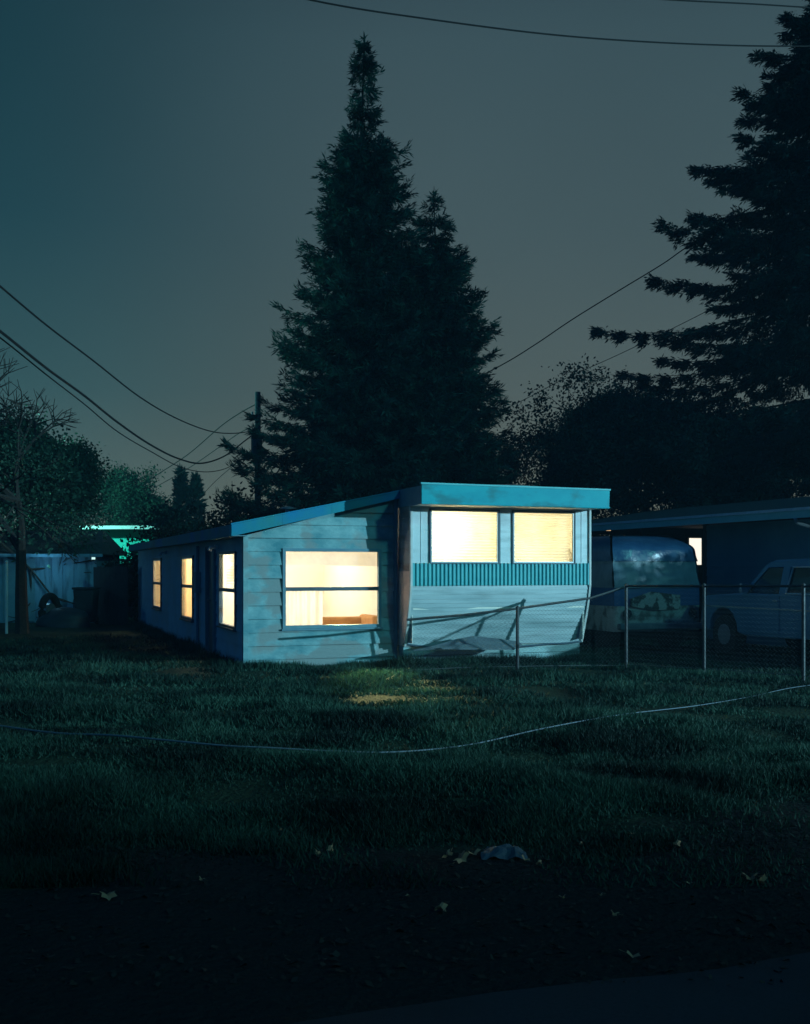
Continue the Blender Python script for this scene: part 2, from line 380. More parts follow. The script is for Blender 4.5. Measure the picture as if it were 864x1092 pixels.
# roof with deep front fascia
mb=MB()
ov=.57; rv=V0-ov
mb.prism([(U0-.02,2.57),(U1+.03,2.57),(U1+.03,2.83),(4.1,2.90),(U0-.02,2.85)],rv+.03,LEN+.15,'y')
mb.build('roof',M['roofing'],home)
mb=MB(); mb.prism([(U0-.03,2.555),(U1+.04,2.545),(U1+.05,2.845),(U0-.03,2.865)],rv,rv+.028,'y')
mb.box(U0-.035,U1+.055,rv-.008,rv,2.552,2.568)
mb.build('front_fascia',M['teal_paint'],home,bevel=.004)
mb=MB(); mb.prism([(U0-.045,2.862),(U1+.06,2.842),(U1+.06,2.868),(U0-.045,2.888)],rv-.014,rv+.05,'y'); mb.build('roof_edge_trim',M['teal_band'],home)
mb=MB(); mb.box(U0-.03,U0-.012,rv+.03,V0+.9,2.555,2.84); mb.build('side_fascia',M['corner_board'],home)
mb=MB(); mb.box(U1+.032,U1+.05,rv+.03,LEN+.1,2.555,2.83); mb.build('side_fascia',M['corner_board'],home)
mb=MB(); mb.box(U0,U1,rv+.03,V0+.02,2.552,2.568); mb.build('soffit',M['trim_pale'],home)
# interior
mb=MB(); mb.box(U0+.07,U1-.07,3.4,3.45,.36,2.55); mb.box(U0+.065,U0+.075,V0+.1,3.4,.36,2.55); mb.box(U1-.075,U1-.065,V0+.1,3.4,.36,2.55)
mb.box(U0+.07,U1-.07,V0+.06,3.4,2.535,2.55)
mb.box(U0+.07,U1-.07,V0+.07,V0+.08,.9,1.65)
mb.build('interior_wall',M['interior'],home)

def window(parent, axis_f, W, fw=.035, fm='frame_dark', meet=None, depth=.03, sill=True, shade=None, inset=.0, lite=None):
    """W=(a0,a1,z0,z1); axis_f(a,z,off) maps to local coords (off>0 outwards)"""
    a0,a1,z0,z1=W
    def fb(mb,xa,xb,za,zb,o0,o1):
        P=[axis_f(x,z,o) for z in (za,zb) for (x,o) in ((xa,o1),(xb,o1),(xb,o0),(xa,o0))]
        mb.hexa(P[:4],P[4:])
    e=bpy.data.objects.new('window',None)
    w=MB(); fb(w,a0-fw,a1+fw,z1,z1+fw,-.02,depth); fb(w,a0-fw,a1+fw,z0-fw,z0,-.02,depth)
    fb(w,a0-fw,a0,z0,z1,-.02,depth); fb(w,a1,a1+fw,z0,z1,-.02,depth)
    wo=w.build('window',M[fm],parent)
    if meet is not None:
        s=MB(); fb(s,a0,a1,meet-.030,meet+.030,-.015,depth-.008); s.build('sash_bar',M['frame_dark'],wo)
    if lite:
        s=MB(); fb(s,a0,a0+.02,z0,z1,-.01,depth-.012); fb(s,a1-.02,a1,z0,z1,-.01,depth-.012)
        fb(s,a0+.02,a1-.02,z1-.02,z1,-.01,depth-.012); fb(s,a0+.02,a1-.02,z0,z0+.02,-.01,depth-.012); s.build('sash',M[lite],wo)
    g=MB(); g.add([axis_f(a0,z0,0),axis_f(a1,z0,0),axis_f(a1,z1,0),axis_f(a0,z1,0)],[(0,1,2,3)]); g.build('pane',M['glass'],wo)
    if sill:
        s=MB(); fb(s,a0-fw-.02,a1+fw+.02,z0-fw-.03,z0-fw-.002,0,depth+.03); s.build('sill',M[fm],wo)
    if shade:
        zs0,col,wav,aa0,aa1=shade
        s=MB(); n=int((aa1-aa0)/.03)+2
        for i in range(n):
            x=aa0+(aa1-aa0)*i/(n-1); xn=aa0+(aa1-aa0)*(i+1)/(n-1)
            if i<n-1:
                oa=-.07-wav*math.sin(x*38); ob=-.07-wav*math.sin(xn*38)
                if wav: s.add([axis_f(x,zs0,oa),axis_f(xn,zs0,ob),axis_f(xn,z1+.03,ob),axis_f(x,z1+.03,oa)],[(0,1,2,3)])
                elif i==0:
                    zr=list(np.arange(zs0,z1+.03,.024))+[z1+.03]
                    for q_ in range(len(zr)-1):
                        o0,o1=(-.066,-.078) if q_%2 else (-.078,-.066)
                        s.add([axis_f(aa0,zr[q_],o0),axis_f(aa1,zr[q_],o0),axis_f(aa1,zr[q_+1],o1),axis_f(aa0,zr[q_+1],o1)],[(0,1,2,3)])
        s.build('curtain' if wav else 'pleated_shade',M[col],wo,smooth=bool(wav))
    return wo
window(home,fr,W1,fw=.022,sill=False,lite='frame_light',depth=.03,shade=(1.62,'shade',0,2.84,4.09))
window(home,fr,W2,fw=.022,sill=False,lite='frame_light',depth=.03,shade=(1.62,'shade',0,4.30,5.49))

def to_w(u,v,z): p=P0+D2*u+D1*v; return Vector((p.x,p.y,z))
# ------------------------------------------------------------------ lean-to addition
lean=thing('lean_to_building','low clapboard lean-to with sloping roof and one big lit window on its front','building',P0,H)
EZ=2.08; RZ=2.74; SW=2.50
def top(a): return EZ+(RZ-EZ)*a/2.53
def ff(a,z,off): return (a,-off,z)
def lf(a,z,off): return (-off,a,z)
WF=(.63,2.17,.66,1.83)
WL=[(.70,2.02,.62,1.80),(5.0,6.4,.56,1.78),(9.8,11.2,.62,1.78)]
DOOR=(2.55,3.35,.0,1.95)
siding(ff,.0,SW,-.08,top,openings=[(WF[0]-.05,WF[1]+.05,WF[2]-.05,WF[3]+.05)],seed=3,zrow0=-.08,row=.212,lap=.03,wav=.007).build('front_wall',M['siding'],lean)
ops=[(w[0]-.05,w[1]+.05,w[2]-.05,w[3]+.05) for w in WL]+[DOOR]
siding(lf,0,LEN,-.08,lambda a:EZ,openings=ops,seed=5,zrow0=-.08,row=.212,step=.3).build('side_wall',M['siding_side'],lean)
mb=MB(); mb.box(-.01,SW,LEN-.03,LEN,0,2.1); mb.build('rear_wall',M['siding_side'],lean)
MB().prism([(-.045,-.045),(.03,-.045),(.03,-.010),(-.010,-.010),(-.010,.05),(-.045,.05)],-.08,EZ,'z').build('corner_board',M['siding'],lean)
MB().box(SW-.06,SW+.0,-.048,-.006,-.08,top(SW-.06)).build('corner_board',M['corner_board'],lean)
# interior shells
def shell(mb,v0,v1):
    mb.box(.05,.07,v0,v1,0,.62)
mb=MB()
rooms=[(.06,4.2),(4.25,8.6),(8.65,14.7)]
for i,(v0,v1) in enumerate(rooms):
    mb.box(.03,SW-.03,v1-.04,v1,0,2.2)
    mb.box(SW-.06,SW-.03,v0,v1-.04,0,2.6)
mb.prism([(.0,2.055),(2.46,2.64),(2.46,2.665),(.0,2.075)],.03,14.7,'y')
def inner(f,a0,a1,z0,z1,ops):
    xs=sorted({a0,a1}|{o[0] for o in ops}|{o[1] for o in ops}); zs=sorted({z0,z1}|{o[2] for o in ops}|{o[3] for o in ops})
    for xa,xb in zip(xs[:-1],xs[1:]):
        for za,zb in zip(zs[:-1],zs[1:]):
            if any(o[0]-1e-6<(xa+xb)/2<o[1] and o[2]<(za+zb)/2<o[3] for o in ops): continue
            P=[f(x,z,o) for z in (za,zb) for (x,o) in ((xa,-.002),(xb,-.002),(xb,-.03),(xa,-.03))]
            mb.hexa(P[:4],P[4:])
inner(ff,.03,SW,0,2.06,[WF]); inner(lf,.03,14.7,0,2.05,WL)
mb.build('interior_wall',M['interior'],lean)
mb=MB(); mb.box(.03,SW-.03,.03,14.7,.05,.10); mb.build('floor',M['interior_floor'],lean)
wf=window(lean,ff,WF,fw=.05,meet=1.235,depth=.05,fm='corner_board',lite=None)
cu=MB()
for i in range(26):
    x=.66+.62*i/26; xn=.66+.62*(i+1)/26
    cu.add([(x,.12+.02*math.sin(x*45),.62),(xn,.12+.02*math.sin(xn*45),.62),(xn,.12+.02*math.sin(xn*45),1.23),(x,.12+.02*math.sin(x*45),1.23)],[(0,1,2,3)])
cu.build('half_curtain',M['sheer'],wf,smooth=True)
cu=MB(); cu.add([(.60,.10,1.62),(2.2,.10,1.60),(2.2,.10,1.86),(.60,.10,1.86)],[(0,1,2,3)]); cu.build('roller_shade',M['shade_white'],wf)
for i,w in enumerate(WL):
    wo=window(lean,lf,w,fw=.045,meet=1.2,depth=.045,fm='frame_dark',lite='white_trim' if i else None,
       shade=(w[2] if i==1 else 1.22,'shade',.012 if i==1 else 0,w[0]+.02,w[1]-.02) if i<2 else None)
# left door
mb=MB(); mb.box(.0,.03,DOOR[0]+.03,DOOR[1]-.03,.05,1.93); do=mb.build('door',M['frame_dark'],lean)
MB().tube([(-.05,DOOR[1]-.12,.98),(.0,DOOR[1]-.12,.98)],.022,8).build('handle',M['metal'],do)
mb=MB()
for a in (DOOR[0]-.09,DOOR[0]-.001-.0,DOOR[1]-.03): mb.box(-.06,.0,a,a+.05,-.05,1.96)
mb.box(-.05,.0,DOOR[0]+.05,DOOR[1]-.03,1.93,1.97); mb.build('door_frame',M['corner_board'],lean)
# roof
mb=MB(); l=.25; t=.14
mb.prism([(-l,2.085),(SW,2.70),(SW,2.80),(-l,2.20)],-t+.02,LEN+.1,'y'); mb.build('roof',M['roofing'],lean)
segs=[(-l,.55,'a'),(.552,1.35,'b'),(1.352,SW,'c')]
def ft(a): return 2.235+(2.815-2.235)*(a+l)/(SW+l)
def fbm(a): return 2.055+(2.70-2.055)*(a+l)/(SW+l)
mb=MB()
for a,b,_ in segs:
    mb.prism([(a,fbm(a)),(b,fbm(b)),(b,ft(b)),(a,ft(a))],-t-.008*len(_),-t+.018,'y')
mb.prism([(-l-.01,ft(-l)),(SW,ft(SW)),(SW,ft(SW)+.022),(-l-.01,ft(-l)+.022)],-t-.02,-t+.05,'y')
mb.build('front_fascia',M['fascia_wood'],lean)
mb=MB(); a=-t+.02
while a<LEN: 
    b=min(a+3.6,LEN+.1); mb.box(-l-.02,-l,a+.002,b,2.055+.006*math.sin(a*3),2.235); a=b
mb.build('side_fascia',M['fascia_wood'],lean)
MB().box(-l,.0,-t+.02,LEN,2.06,2.075).build('soffit',M['corner_board'],lean)
# roof vent cap
vp=(.95,1.1); vz=2.20+(.6)*(vp[0]+l)/(SW+l)
mb=MB(); mb.tube([(vp[0],vp[1],vz-.02),(vp[0],vp[1],vz+.10)],.05,10); mb.tube([(vp[0],vp[1],vz+.10),(vp[0],vp[1],vz+.12),(vp[0],vp[1],vz+.15)],[.14,.14,.03],12)
mb.build('roof_vent',M['metal'],lean,smooth=False)
for a in (2.25,8.9):
    mb=MB(); mb.box(-.08,-.02,a-.05,a+.05,1.90,1.98); mb.tube([(-.08,a,1.94),(-.14,a,1.93),(-.17,a,1.87)],[.02,.035,.05],8)
    mb.build('wall_light',M['white_trim'],lean)
# meter box and downpipe on the side
mb=MB(); mb.tube([(-.06,4.2,.0),(-.06,4.2,2.0)],.03,8); mb.box(-.12,-.02,4.05,4.35,1.1,1.5); mb.build('conduit',M['corner_board'],lean)

# furniture seen through the windows
def place(o,u,v,z,rz=0): 
    p=to_w(u,v,z); o.location=p; o.rotation_euler=(0,0,H+rz)
s=thing('sofa','brown upholstered sofa seen inside through the big front window of the lean-to','sofa'); place(s,1.70,1.05,.10)
MB().box(-.45,.72,-.35,.35,.08,.42).build('seat',M['sofa'],s,bevel=.04)
MB().box(-.45,.72,.30,.48,.42,.62).build('backrest',M['sofa'],s,bevel=.05)
MB().box(.62,.78,-.35,.45,.30,.66).build('armrest',M['sofa'],s,bevel=.05)
MB().box(-.58,-.43,-.35,.45,.08,.52).build('armrest',M['sofa'],s,bevel=.05)
s=thing('framed_picture','small brown framed picture seen through the lower right of the big front window','picture'); place(s,2.12,4.13,.88,0)
MB().box(-.16,.16,.0,.02,-.20,.20).build('frame',M['wood_brown'],s)
MB().box(-.12,.12,-.008,-.001,-.16,.16).build('canvas',M['picture'],s)
s=thing('table_lamp','dark table lamp base silhouetted inside the nearest side window','lamp'); place(s,.35,1.0,.10)
mb=MB(); mb.tube([(0,0,0),(0,0,.5)],.22,12); mb.build('side_table',M['wood_brown'],s)
mb=MB(); mb.tube([(0,0,.5),(0,0,.55),(0,0,.62),(0,0,.75)],[.08,.11,.06,.02],12); mb.build('base',M['wood_brown'],s,smooth=True)
s=thing('house_plant','leafy potted plant silhouetted in the farthest lit side window','plant'); place(s,.35,10.7,.10)
MB().tube([(0,0,.0),(0,0,.45)],[.16,.2],12).build('pot',M['wood_brown'],s)
V=[]
for i in range(70):
    a=random.uniform(0,6.28); r=random.uniform(.05,.3); z=random.uniform(.5,1.5); c=Vector((math.cos(a)*r,math.sin(a)*r,z)); d=Vector((math.cos(a)*.14,math.sin(a)*.14,random.uniform(-.08,.1))); w=Vector((-math.sin(a)*.04,math.cos(a)*.04,0))
    V+= [tuple(c),tuple(c+d*.5+w),tuple(c+d),tuple(c+d*.5-w)]
np_mesh('foliage',V,4,M['bush'],s)
s=thing('potted_plant','small dark plant on the sill at the right of the right trailer window','plant'); place(s,5.42,-.40,1.62)
MB().tube([(0,0,.0),(0,0,.12)],[.035,.05],10).build('pot',M['wood_brown'],s)
V=[]
for i in range(40):
    a=random.uniform(0,6.28); c=Vector((0,0,.12+random.uniform(0,.05))); d=Vector((math.cos(a)*.07,math.sin(a)*.03,random.uniform(.05,.2))); w=Vector((-math.sin(a)*.015,math.cos(a)*.015,.0))
    V+= [tuple(c),tuple(c+d*.5+w),tuple(c+d),tuple(c+d*.5-w)]
np_mesh('foliage',V,4,M['bush'],s)

# fallen sheet with two struts against the lower front of the trailer
mb=MB()
def sp(x,y,v): # pixel on plane v
    r=(x-CX)/F; num=r*(P0.y+D1.y*v)-(P0.x+D1.x*v); u=num/(D2.x-r*D2.y); d=P0.y+D1.y*v+D2.y*u
    return (u,v,EYE+(HY-y)*d/F)
vv=V0-.22
pp=[sp(441,693,vv+.02),sp(470,691,vv-.12),sp(520,692,vv-.12),sp(548,692,vv-.05),sp(557,687,vv+.05),sp(553,684,vv+.10),sp(530,681,vv+.14),sp(505,678,vv+.16),sp(485,682,vv+.16),sp(465,688,vv+.12)]
n=len(pp); c_=tuple(sum(p[i] for p in pp)/n for i in range(3))
lowr=[(p[0],p[1]+.004,p[2]-.02) for p in pp]
mb.add(pp+[(c_[0],c_[1],c_[2]+.012)]+lowr,[(i,(i+1)%n,n) for i in range(n)]+[(i,n+1+i,n+1+(i+1)%n,(i+1)%n) for i in range(n)])
o=mb.build('metal_sheet',M['sheet']); o.location=P0; o.rotation_euler=(0,0,H); tag(o,'bent grey metal sheet lying low against the trailer front behind the sagging fence','metal sheet')

# ------------------------------------------------------------------ chain link fence
def fence(name,label,posts,rail_pts,bot=.03,cell=.065,wires=True):
    f=thing(name,label,'fence')
    for (p,h) in posts:
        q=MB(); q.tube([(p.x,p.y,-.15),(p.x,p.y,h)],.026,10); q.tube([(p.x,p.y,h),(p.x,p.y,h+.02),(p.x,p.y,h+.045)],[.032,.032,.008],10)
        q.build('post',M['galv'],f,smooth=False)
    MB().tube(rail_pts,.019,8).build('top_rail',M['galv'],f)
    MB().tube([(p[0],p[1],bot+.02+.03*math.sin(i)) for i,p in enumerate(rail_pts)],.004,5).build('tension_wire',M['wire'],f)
    # mesh: zig-zag wires
    P=[Vector(p) for p in rail_pts]; L=[0]
    for a,b in zip(P[:-1],P[1:]): L.append(L[-1]+math.hypot(b.x-a.x,b.y-a.y))
    def S(s_):
        s_=max(0,min(L[-1],s_))
        for i in range(len(P)-1):
            if s_<=L[i+1]+1e-9:
                t=(s_-L[i])/max(1e-6,L[i+1]-L[i]); return P[i].lerp(P[i+1],t)
    mb=MB(); c=cell; n=int(L[-1]/c)
    for i in range(n):
        pts=[]; z=0; k=0
        while True:
            zz=bot+k*c*.5
            s_=(i+.5+(.5 if k%2 else -.5)*(.98))*c
            p=S(s_)
            if zz>p.z-.02 or zz>1.4: break
            off=.006 if (k+i)%2 else -.006
            pts.append((p.x,p.y+off,zz)); k+=1
        if len(pts)>2: mb.tube(pts,.0022,3,cap=False)
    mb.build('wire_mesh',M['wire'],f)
    return f
pA=at(434,661,16.0); pB=at(552,649,16.35); pM=at(629,638,16.8); pC=at(668,625,17.0)
fence('chain_link_fence','short chain link fence run with sagging top rail in front of the trailer',[(pB,pB.z)],[pA,(pA+pB)/2+Vector((0,0,-.015)),pB,pM,pC+Vector((-.04,0,-.02))])
pD=at(751,625,16.0); pE=at(857,625,14.9); pG=pE+(pE-pD)*1.6; pG.z=pE.z
fence('chain_link_fence','level chain link fence run in front of the parked blue truck and tarped van',[(pC,pC.z),(pD,pD.z),(pE,pE.z),(pG,pG.z)],[pC,pD,pE,pG])

# ------------------------------------------------------------------ neighbour house (right)
NP=Vector((7.9,20.6,0))
nb=thing('neighbour_house','dark low house at the right edge with long teal edged eave behind the truck','house',NP,H)
siding(lambda a,z,o:(-o,a,z),0,3.55,0,lambda a:2.52,row=.2,lap=.016,step=.4,seed=9).build('side_wall',M['neigh_wall'],nb)
siding(lambda a,z,o:(a,-o,z),.0,7,0,lambda a:2.52,row=.2,lap=.016,step=.5,seed=10).build('front_wall',M['neigh_wall'],nb)
MB().box(-.04,.05,3.5,3.6,0,2.55).build('corner_post',M['dark_wood'],nb)
MB().box(0,7,6.1,6.2,0,2.6).build('rear_wall',M['dark_wood'],nb)
mb=MB(); mb.prism([(-.75,2.56),(8,2.56),(8,2.95),(3.5,3.3),(-.75,2.66)],-1.2,11,'y'); mb.build('roof',M['roofing'],nb)
mb=MB(); mb.box(-.80,-.752,-1.25,11.05,2.50,2.68); mb.build('eave_fascia',M['neigh_eave'],nb)
MB().box(-.83,-.802,-1.25,11.05,2.64,2.69).build('gutter',M['white_trim'],nb)
mb=MB(); mb.tube([(-.80,-.3,2.5),(-.72,-.25,2.42),(-.1,-.12,2.3),(-.06,-.08,2.2),(-.06,-.08,.1)],.035,8); mb.build('downspout',M['frame_light'],nb)
for v in (7.5,10.8): MB().box(-.70,-.60,v,v+.1,0,2.56).build('post',M['dark_wood'],nb)
w=MB().box(1.25,1.72,6.05,6.098,1.60,2.36).build('window',M['dark_wood'],nb)
MB().box(1.31,1.66,6.035,6.048,1.66,2.32).build('pane',M['lit_pane'],w)
lz=MB().tube([(-.65,6.6,2.555),(-.65,6.6,2.50)],.06,8).build('porch_light',M['warm_lamp'],nb)

# ------------------------------------------------------------------ van under tarp
VP_=Vector((3.93,20.0,0))
van=thing('covered_van','old van wrapped in blue and clear plastic tarpaulin beside the mobile home','van',VP_,H)
VW=1.88; VL=4.8
def sect(z):   # half-inset by height (tumblehome + rounded top)
    if z<1.2: return 0
    if z<1.9: return .05*(z-1.2)/.7
    return .05+.30*((z-1.9)/.3)**2
def van_block(name,m,z0,z1,rows,infl=0,wr=0):
    mb=MB(); NXx=20
    for r_ in range(rows):
        for ring in ('f','l','r'):
            za=z0+(z1-z0)*r_/rows; zb_=z0+(z1-z0)*(r_+1)/rows
            K=14 if ring=='f' else 16
            for i in range(K):
                def pt(t,z):
                    s_=sect(z)
                    w_=wr*(mnoise.noise(Vector((t*7,z*4,ord(ring[0]))))+.6*mnoise.noise(Vector((t*17,z*9,2))))
                    if ring=='f': 
                        x=s_+(VW-2*s_)*t; cy=.10*abs(2*t-1)**4
                        return (x, -infl-w_+cy+ (s_*1.6 if z>1.15 else 0)+ (0 if z<1.1 else (z-1.1)*.12), z)
                    y0=.10+(s_*1.6 if z>1.15 else 0)+(0 if z<1.1 else (z-1.1)*.12)-infl
                    y=y0+(VL-y0)*t
                    e=infl+w_
                    return (s_-e,y,z) if ring=='l' else (VW-s_+e,y,z)
                mb.add([pt(i/K,za),pt((i+1)/K,za),pt((i+1)/K,zb_),pt(i/K,zb_)],[(0,1,2,3)])
    return mb
van_block('lower',None,.38,.86,3).build('lower_body',M['van_pale'],van,smooth=True,merge=True)
van_block('mid',None,.86,1.20,3,infl=.004).build('body_band',M['van_blue'],van,smooth=True,merge=True)
van_block('glz',None,1.20,1.78,14,infl=.03,wr=.035).build('clear_tarpaulin',M['clear_tarp'],van,smooth=True,merge=True)
tb=van_block('top',None,1.70,2.19,12,infl=.05,wr=.03); tb.add([(.3,.55,2.2),(VW-.3,.55,2.2),(VW-.3,VL,2.2),(.3,VL,2.2)],[(0,1,2,3)])
tb.build('blue_tarpaulin',M['tarp'],van,smooth=True,merge=True)
mb=MB(); mb.prism([(.28,.86),(.28,1.0),(.72,1.13),(1.35,1.06),(1.35,.80),(.75,.78)],-.05,-.012,'y'); mb.build('peeling_panel',M['mottled'],van)
mb=MB(); mb.box(.0,VW,-.14,.0,.42,.54); mb.build('bumper',M['frame_dark'],van,bevel=.02)
for x in (.14,VW-.34):
    for y in (.75,3.7):
        q=MB(); q.tube([(x,y,.34),(x+.2,y,.34)],.34,18); q.build('wheel',M['rubber'],van)
for x in (.22,VW-.22):
    q=MB(); q.tube([(x,-.03,.72),(x,.01,.72)],.085,14); q.build('headlight',M['glass_dark'],van)

# ------------------------------------------------------------------ pickup truck
hd=math.radians(108)
tk=thing('pickup_truck','faded blue pickup truck parked behind the fence at the right edge','pickup truck',(6.32,18.2,0),hd)
# local: x forward, y left (toward camera). left side plane y=0, body to y=-1.85
TW=-1.86
def arch(cx,r,z0,n=8): return [(cx+r*math.cos(math.pi*k/n),z0+r*math.sin(math.pi*k/n)) for k in range(n+1)]
low=[(-3.2,.55)]+[(p[0],p[1]) for p in arch(-1.75,.43,.42)][::-1]+[(.0,.38),(1.0,.38)]+[(p[0],p[1]) for p in arch(1.62,.43,.42)][::-1]+[(2.25,.45),(2.32,.62),(2.30,.98),(2.15,1.06),(1.0,1.13),(-.9,1.13),(-.92,1.08),(-3.2,1.06)]
mb=MB(); mb.prism(low,TW,0,'y'); body=mb.build('body',M['truck_blue'],tk,bevel=.03)
# cab
def cabsec(z): return .0-(z-1.12)*.22
zt=1.70
prof=[(1.02,1.12),(.50,1.60),(.38,1.68),(-.90,1.70),(-.98,1.66),(-1.05,1.12)]
# pillars and roof as frame: side with openings
def side_quad(mb,pts,th=.03):
    for sgn in (0,1):
        f_=lambda p,o:(p[0], (cabsec(p[1])-o) if sgn==0 else (TW-cabsec(p[1])+o), p[1])
        a=[f_(p,0) for p in pts]; b=[f_(p,th) for p in pts]; n=len(pts)
        mb.add(a+b,[tuple(range(n)),tuple(range(2*n-1,n-1,-1))]+[(i,i+n,(i+1)%n+n,(i+1)%n) for i in range(n)])
mb=MB()
side_quad(mb,[(1.02,1.12),(.93,1.12),(.42,1.58),(.50,1.62)])
side_quad(mb,[(.50,1.62),(.42,1.58),(-.90,1.60),(-.98,1.66),(-.90,1.70),(.38,1.68)])
side_quad(mb,[(.02,1.12),(-.16,1.12),(-.16,1.59),(.02,1.59)])
side_quad(mb,[(-.92,1.12),(-1.05,1.12),(-.98,1.66),(-.90,1.60)])
y0=cabsec(1.68); 
mb.hexa([(.44,TW-y0,1.64),(.44,y0,1.64),(-.96,y0,1.64),(-.96,TW-y0,1.64)],[(.34,TW-y0+.08,1.71),(.34,y0-.08,1.71),(-.90,y0-.08,1.73),(-.90,TW-y0+.08,1.73)])
cab=mb.build('cab',M['truck_blue'],tk)
def gq(name,pts,m,o=.015,parent=tk):
    q=MB(); q.add([(p[0],cabsec(p[1])-o,p[1]) for p in pts],[tuple(range(len(pts)))]); return q.build(name,m,parent)
gq('side_window',[(.90,1.14),(.02,1.14),(.02,1.57),(.42,1.57)],M['glass_dark'])
w=gq('side_window',[(-.17,1.14),(-.92,1.14),(-.90,1.58),(-.17,1.58)],glass_mat('glass_truck',(.25,.35,.4),.12))
q=MB(); fr_=[(-.17,1.14),(-.92,1.14),(-.89,1.585),(-.24,1.585)]
P=[Vector((p[0],cabsec(p[1])+.008,p[1])) for p in fr_]; q.tube(P+[P[0]],.016,6); q.build('window_trim',M['white_trim'],w)
q=MB(); q.add([(1.02,-.05,1.13),(1.02,TW+.05,1.13),(.48,TW+.14,1.62),(.48,-.14,1.62)],[(0,1,2,3)]); q.build('windscreen',M['glass_dark'],tk)
q=MB(); q.add([(-1.03,-.05,1.13),(-1.03,TW+.05,1.13),(-.95,TW+.14,1.62),(-.95,-.14,1.62)],[(0,1,2,3)]); q.build('rear_window',M['glass_dark'],tk)
q=MB(); q.box(.0,.95,.004,.012,.45,1.10); d_=q.build('door',M['truck_blue'],tk)
q=MB(); q.box(.02,.14,.012,.035,1.0,1.03); q.build('handle',M['chrome'],d_)
q=MB(); q.box(-.9,2.2,.006+.008,.022,.86,.885); q.build('side_trim',M['chrome'],tk)
q=MB(); q.box(.82,.90,.02,.16,1.14,1.30); q.tube([(.86,.0,1.12),(.86,.1,1.2)],.012,6); q.build('wing_mirror',M['chrome'],tk)
for cx in (1.62,-1.75):
    for ya,yb in ((-.26,-.03),(TW+.03,TW+.26)):
        q=MB(); q.tube([(cx,ya,.36),(cx,yb,.36)],.36,20); wh=q.build('wheel',M['rubber'],tk)
        q=MB(); yo=yb+.004 if yb>-.5 else ya-.004; q.tube([(cx,yb-.05,.36),(cx,yb+.008,.36)] if yb>-.5 else [(cx,ya+.05,.36),(cx,ya-.008,.36)],.19,14); q.build('hubcap',M['chrome'],wh)
MB().box(2.30,2.42,TW+.05,-.05,.45,.60).build('bumper',M['chrome'],tk,bevel=.02)
for y in (-.28,TW+.28): MB().tube([(2.28,y,.8),(2.335,y,.8)],.09,14).build('headlight',M['glass_dark'],tk)

# ------------------------------------------------------------------ left background
ls=thing('garden_shed','pale blue board shed with dark pitched roof at the left edge','shed',at(-30,607,31)*1.0,math.radians(4))
ls.location.z=0
sw=(101+30)/F*31
mb=MB(); 
n=11
for i in range(n): mb.box(sw*i/n+.006,sw*(i+1)/n-.006,-.02,.0,0,2.0)
mb.box(0,sw,.0,3.4,0,2.0)
mb.build('wall',M['shed_blue'],ls)
mb=MB(); mb.hexa([(-.3,-.35,1.98),(sw+.22,-.35,1.98),(sw+.22,3.8,1.98),(-.3,3.8,1.98)],[(-.1,1.6,2.72),(sw-.15,1.6,2.72),(sw-.15,1.9,2.72),(-.1,1.9,2.72)])
mb.build('roof',M['roofing'],ls)
MB().box(-.32,sw+.24,-.40,-.352,1.90,1.99).build('eave_board',M['shed_blue'],ls)
MB().box(sw*.25,sw*.25+.9,-.05,-.022,.05,1.85).build('door',M['corner_board'],ls)
MB().tube([(sw-.02,-.36,1.89),(sw-.02,-.36,1.83)],.05,8).build('eave_lamp',M['cool_lamp'],ls)

th=thing('green_house','distant teal green house with white lit roof edge seen between trees at left','house',at(60,607,44),math.radians(-3)); th.location.z=0
tw=(165-60)/F*44
MB().box(0,tw,0,6,0,3.15).build('wall',M['teal_house'],th)
MB().prism([(-.4,3.152),(tw+.4,3.152),(tw+.4,3.25),(-.4,3.25)],-.5,6.5,'y').build('roof',M['roofing'],th)
MB().box(-.4,tw+.4,-.55,-.502,3.16,3.30).build('roof_edge',M['white_trim'],th)
MB().box(tw*.3,tw*.3+1.2,-.04,-.01,1.0,2.2).build('window',M['glass_dark'],th)

a=at(100,607,30.6); b=to_w(-.3,14.0,0); 
fe=thing('board_fence','dark vertical board fence closing the gap between pale shed and lean-to','fence',(a.x,a.y,0),math.atan2(b.y-a.y,b.x-a.x))
LL=math.hypot(b.x-a.x,b.y-a.y); n=int(LL/.15)
mb=MB()
for i in range(n): mb.box(i*.15,i*.15+.143,-.012,.012,0,1.62+random.uniform(-.015,.015))
mb.build('boards',M['dark_wood'],fe)
for z_ in (.4,1.3): MB().box(0,LL,.014,.06,z_,z_+.1).build('rail',M['dark_wood'],fe)

p=at(7,607,26); s=thing('marker_post','slim pale post catching light at the far left beside the shed','post',(p.x,p.y,0))
MB().tube([(0,0,-.1),(0,0,1.72)],.035,8).build('shaft',M['white_trim'],s); MB().tube([(0,0,1.72),(0,0,1.76)],[.05,.02],8).build('cap',M['white_trim'],s)
p=at(92,607,30); s=thing('rubbish_bin','dark upright rubbish bin against the right end of the pale shed','bin',(p.x,p.y,0))
MB().hexa([(-.22,-.25,.08),(.22,-.25,.08),(.22,.25,.08),(-.22,.25,.08)],[(-.28,-.32,.98),(.28,-.32,.98),(.28,.32,.98),(-.28,.32,.98)]).build('body',M['bin'],s,bevel=.03)
MB().box(-.30,.30,-.35,.34,.985,1.05).build('lid',M['bin'],s,bevel=.02)
for x in (-.24,.18): MB().tube([(x,.3,.1),(x+.06,.3,.1)],.1,12).build('wheel',M['rubber'],s)
p=at(53,607,29.5); s=thing('leaning_tyre','worn dark tyre standing upright against the pale shed wall','tyre',(p.x,p.y,.42),math.radians(70)); 
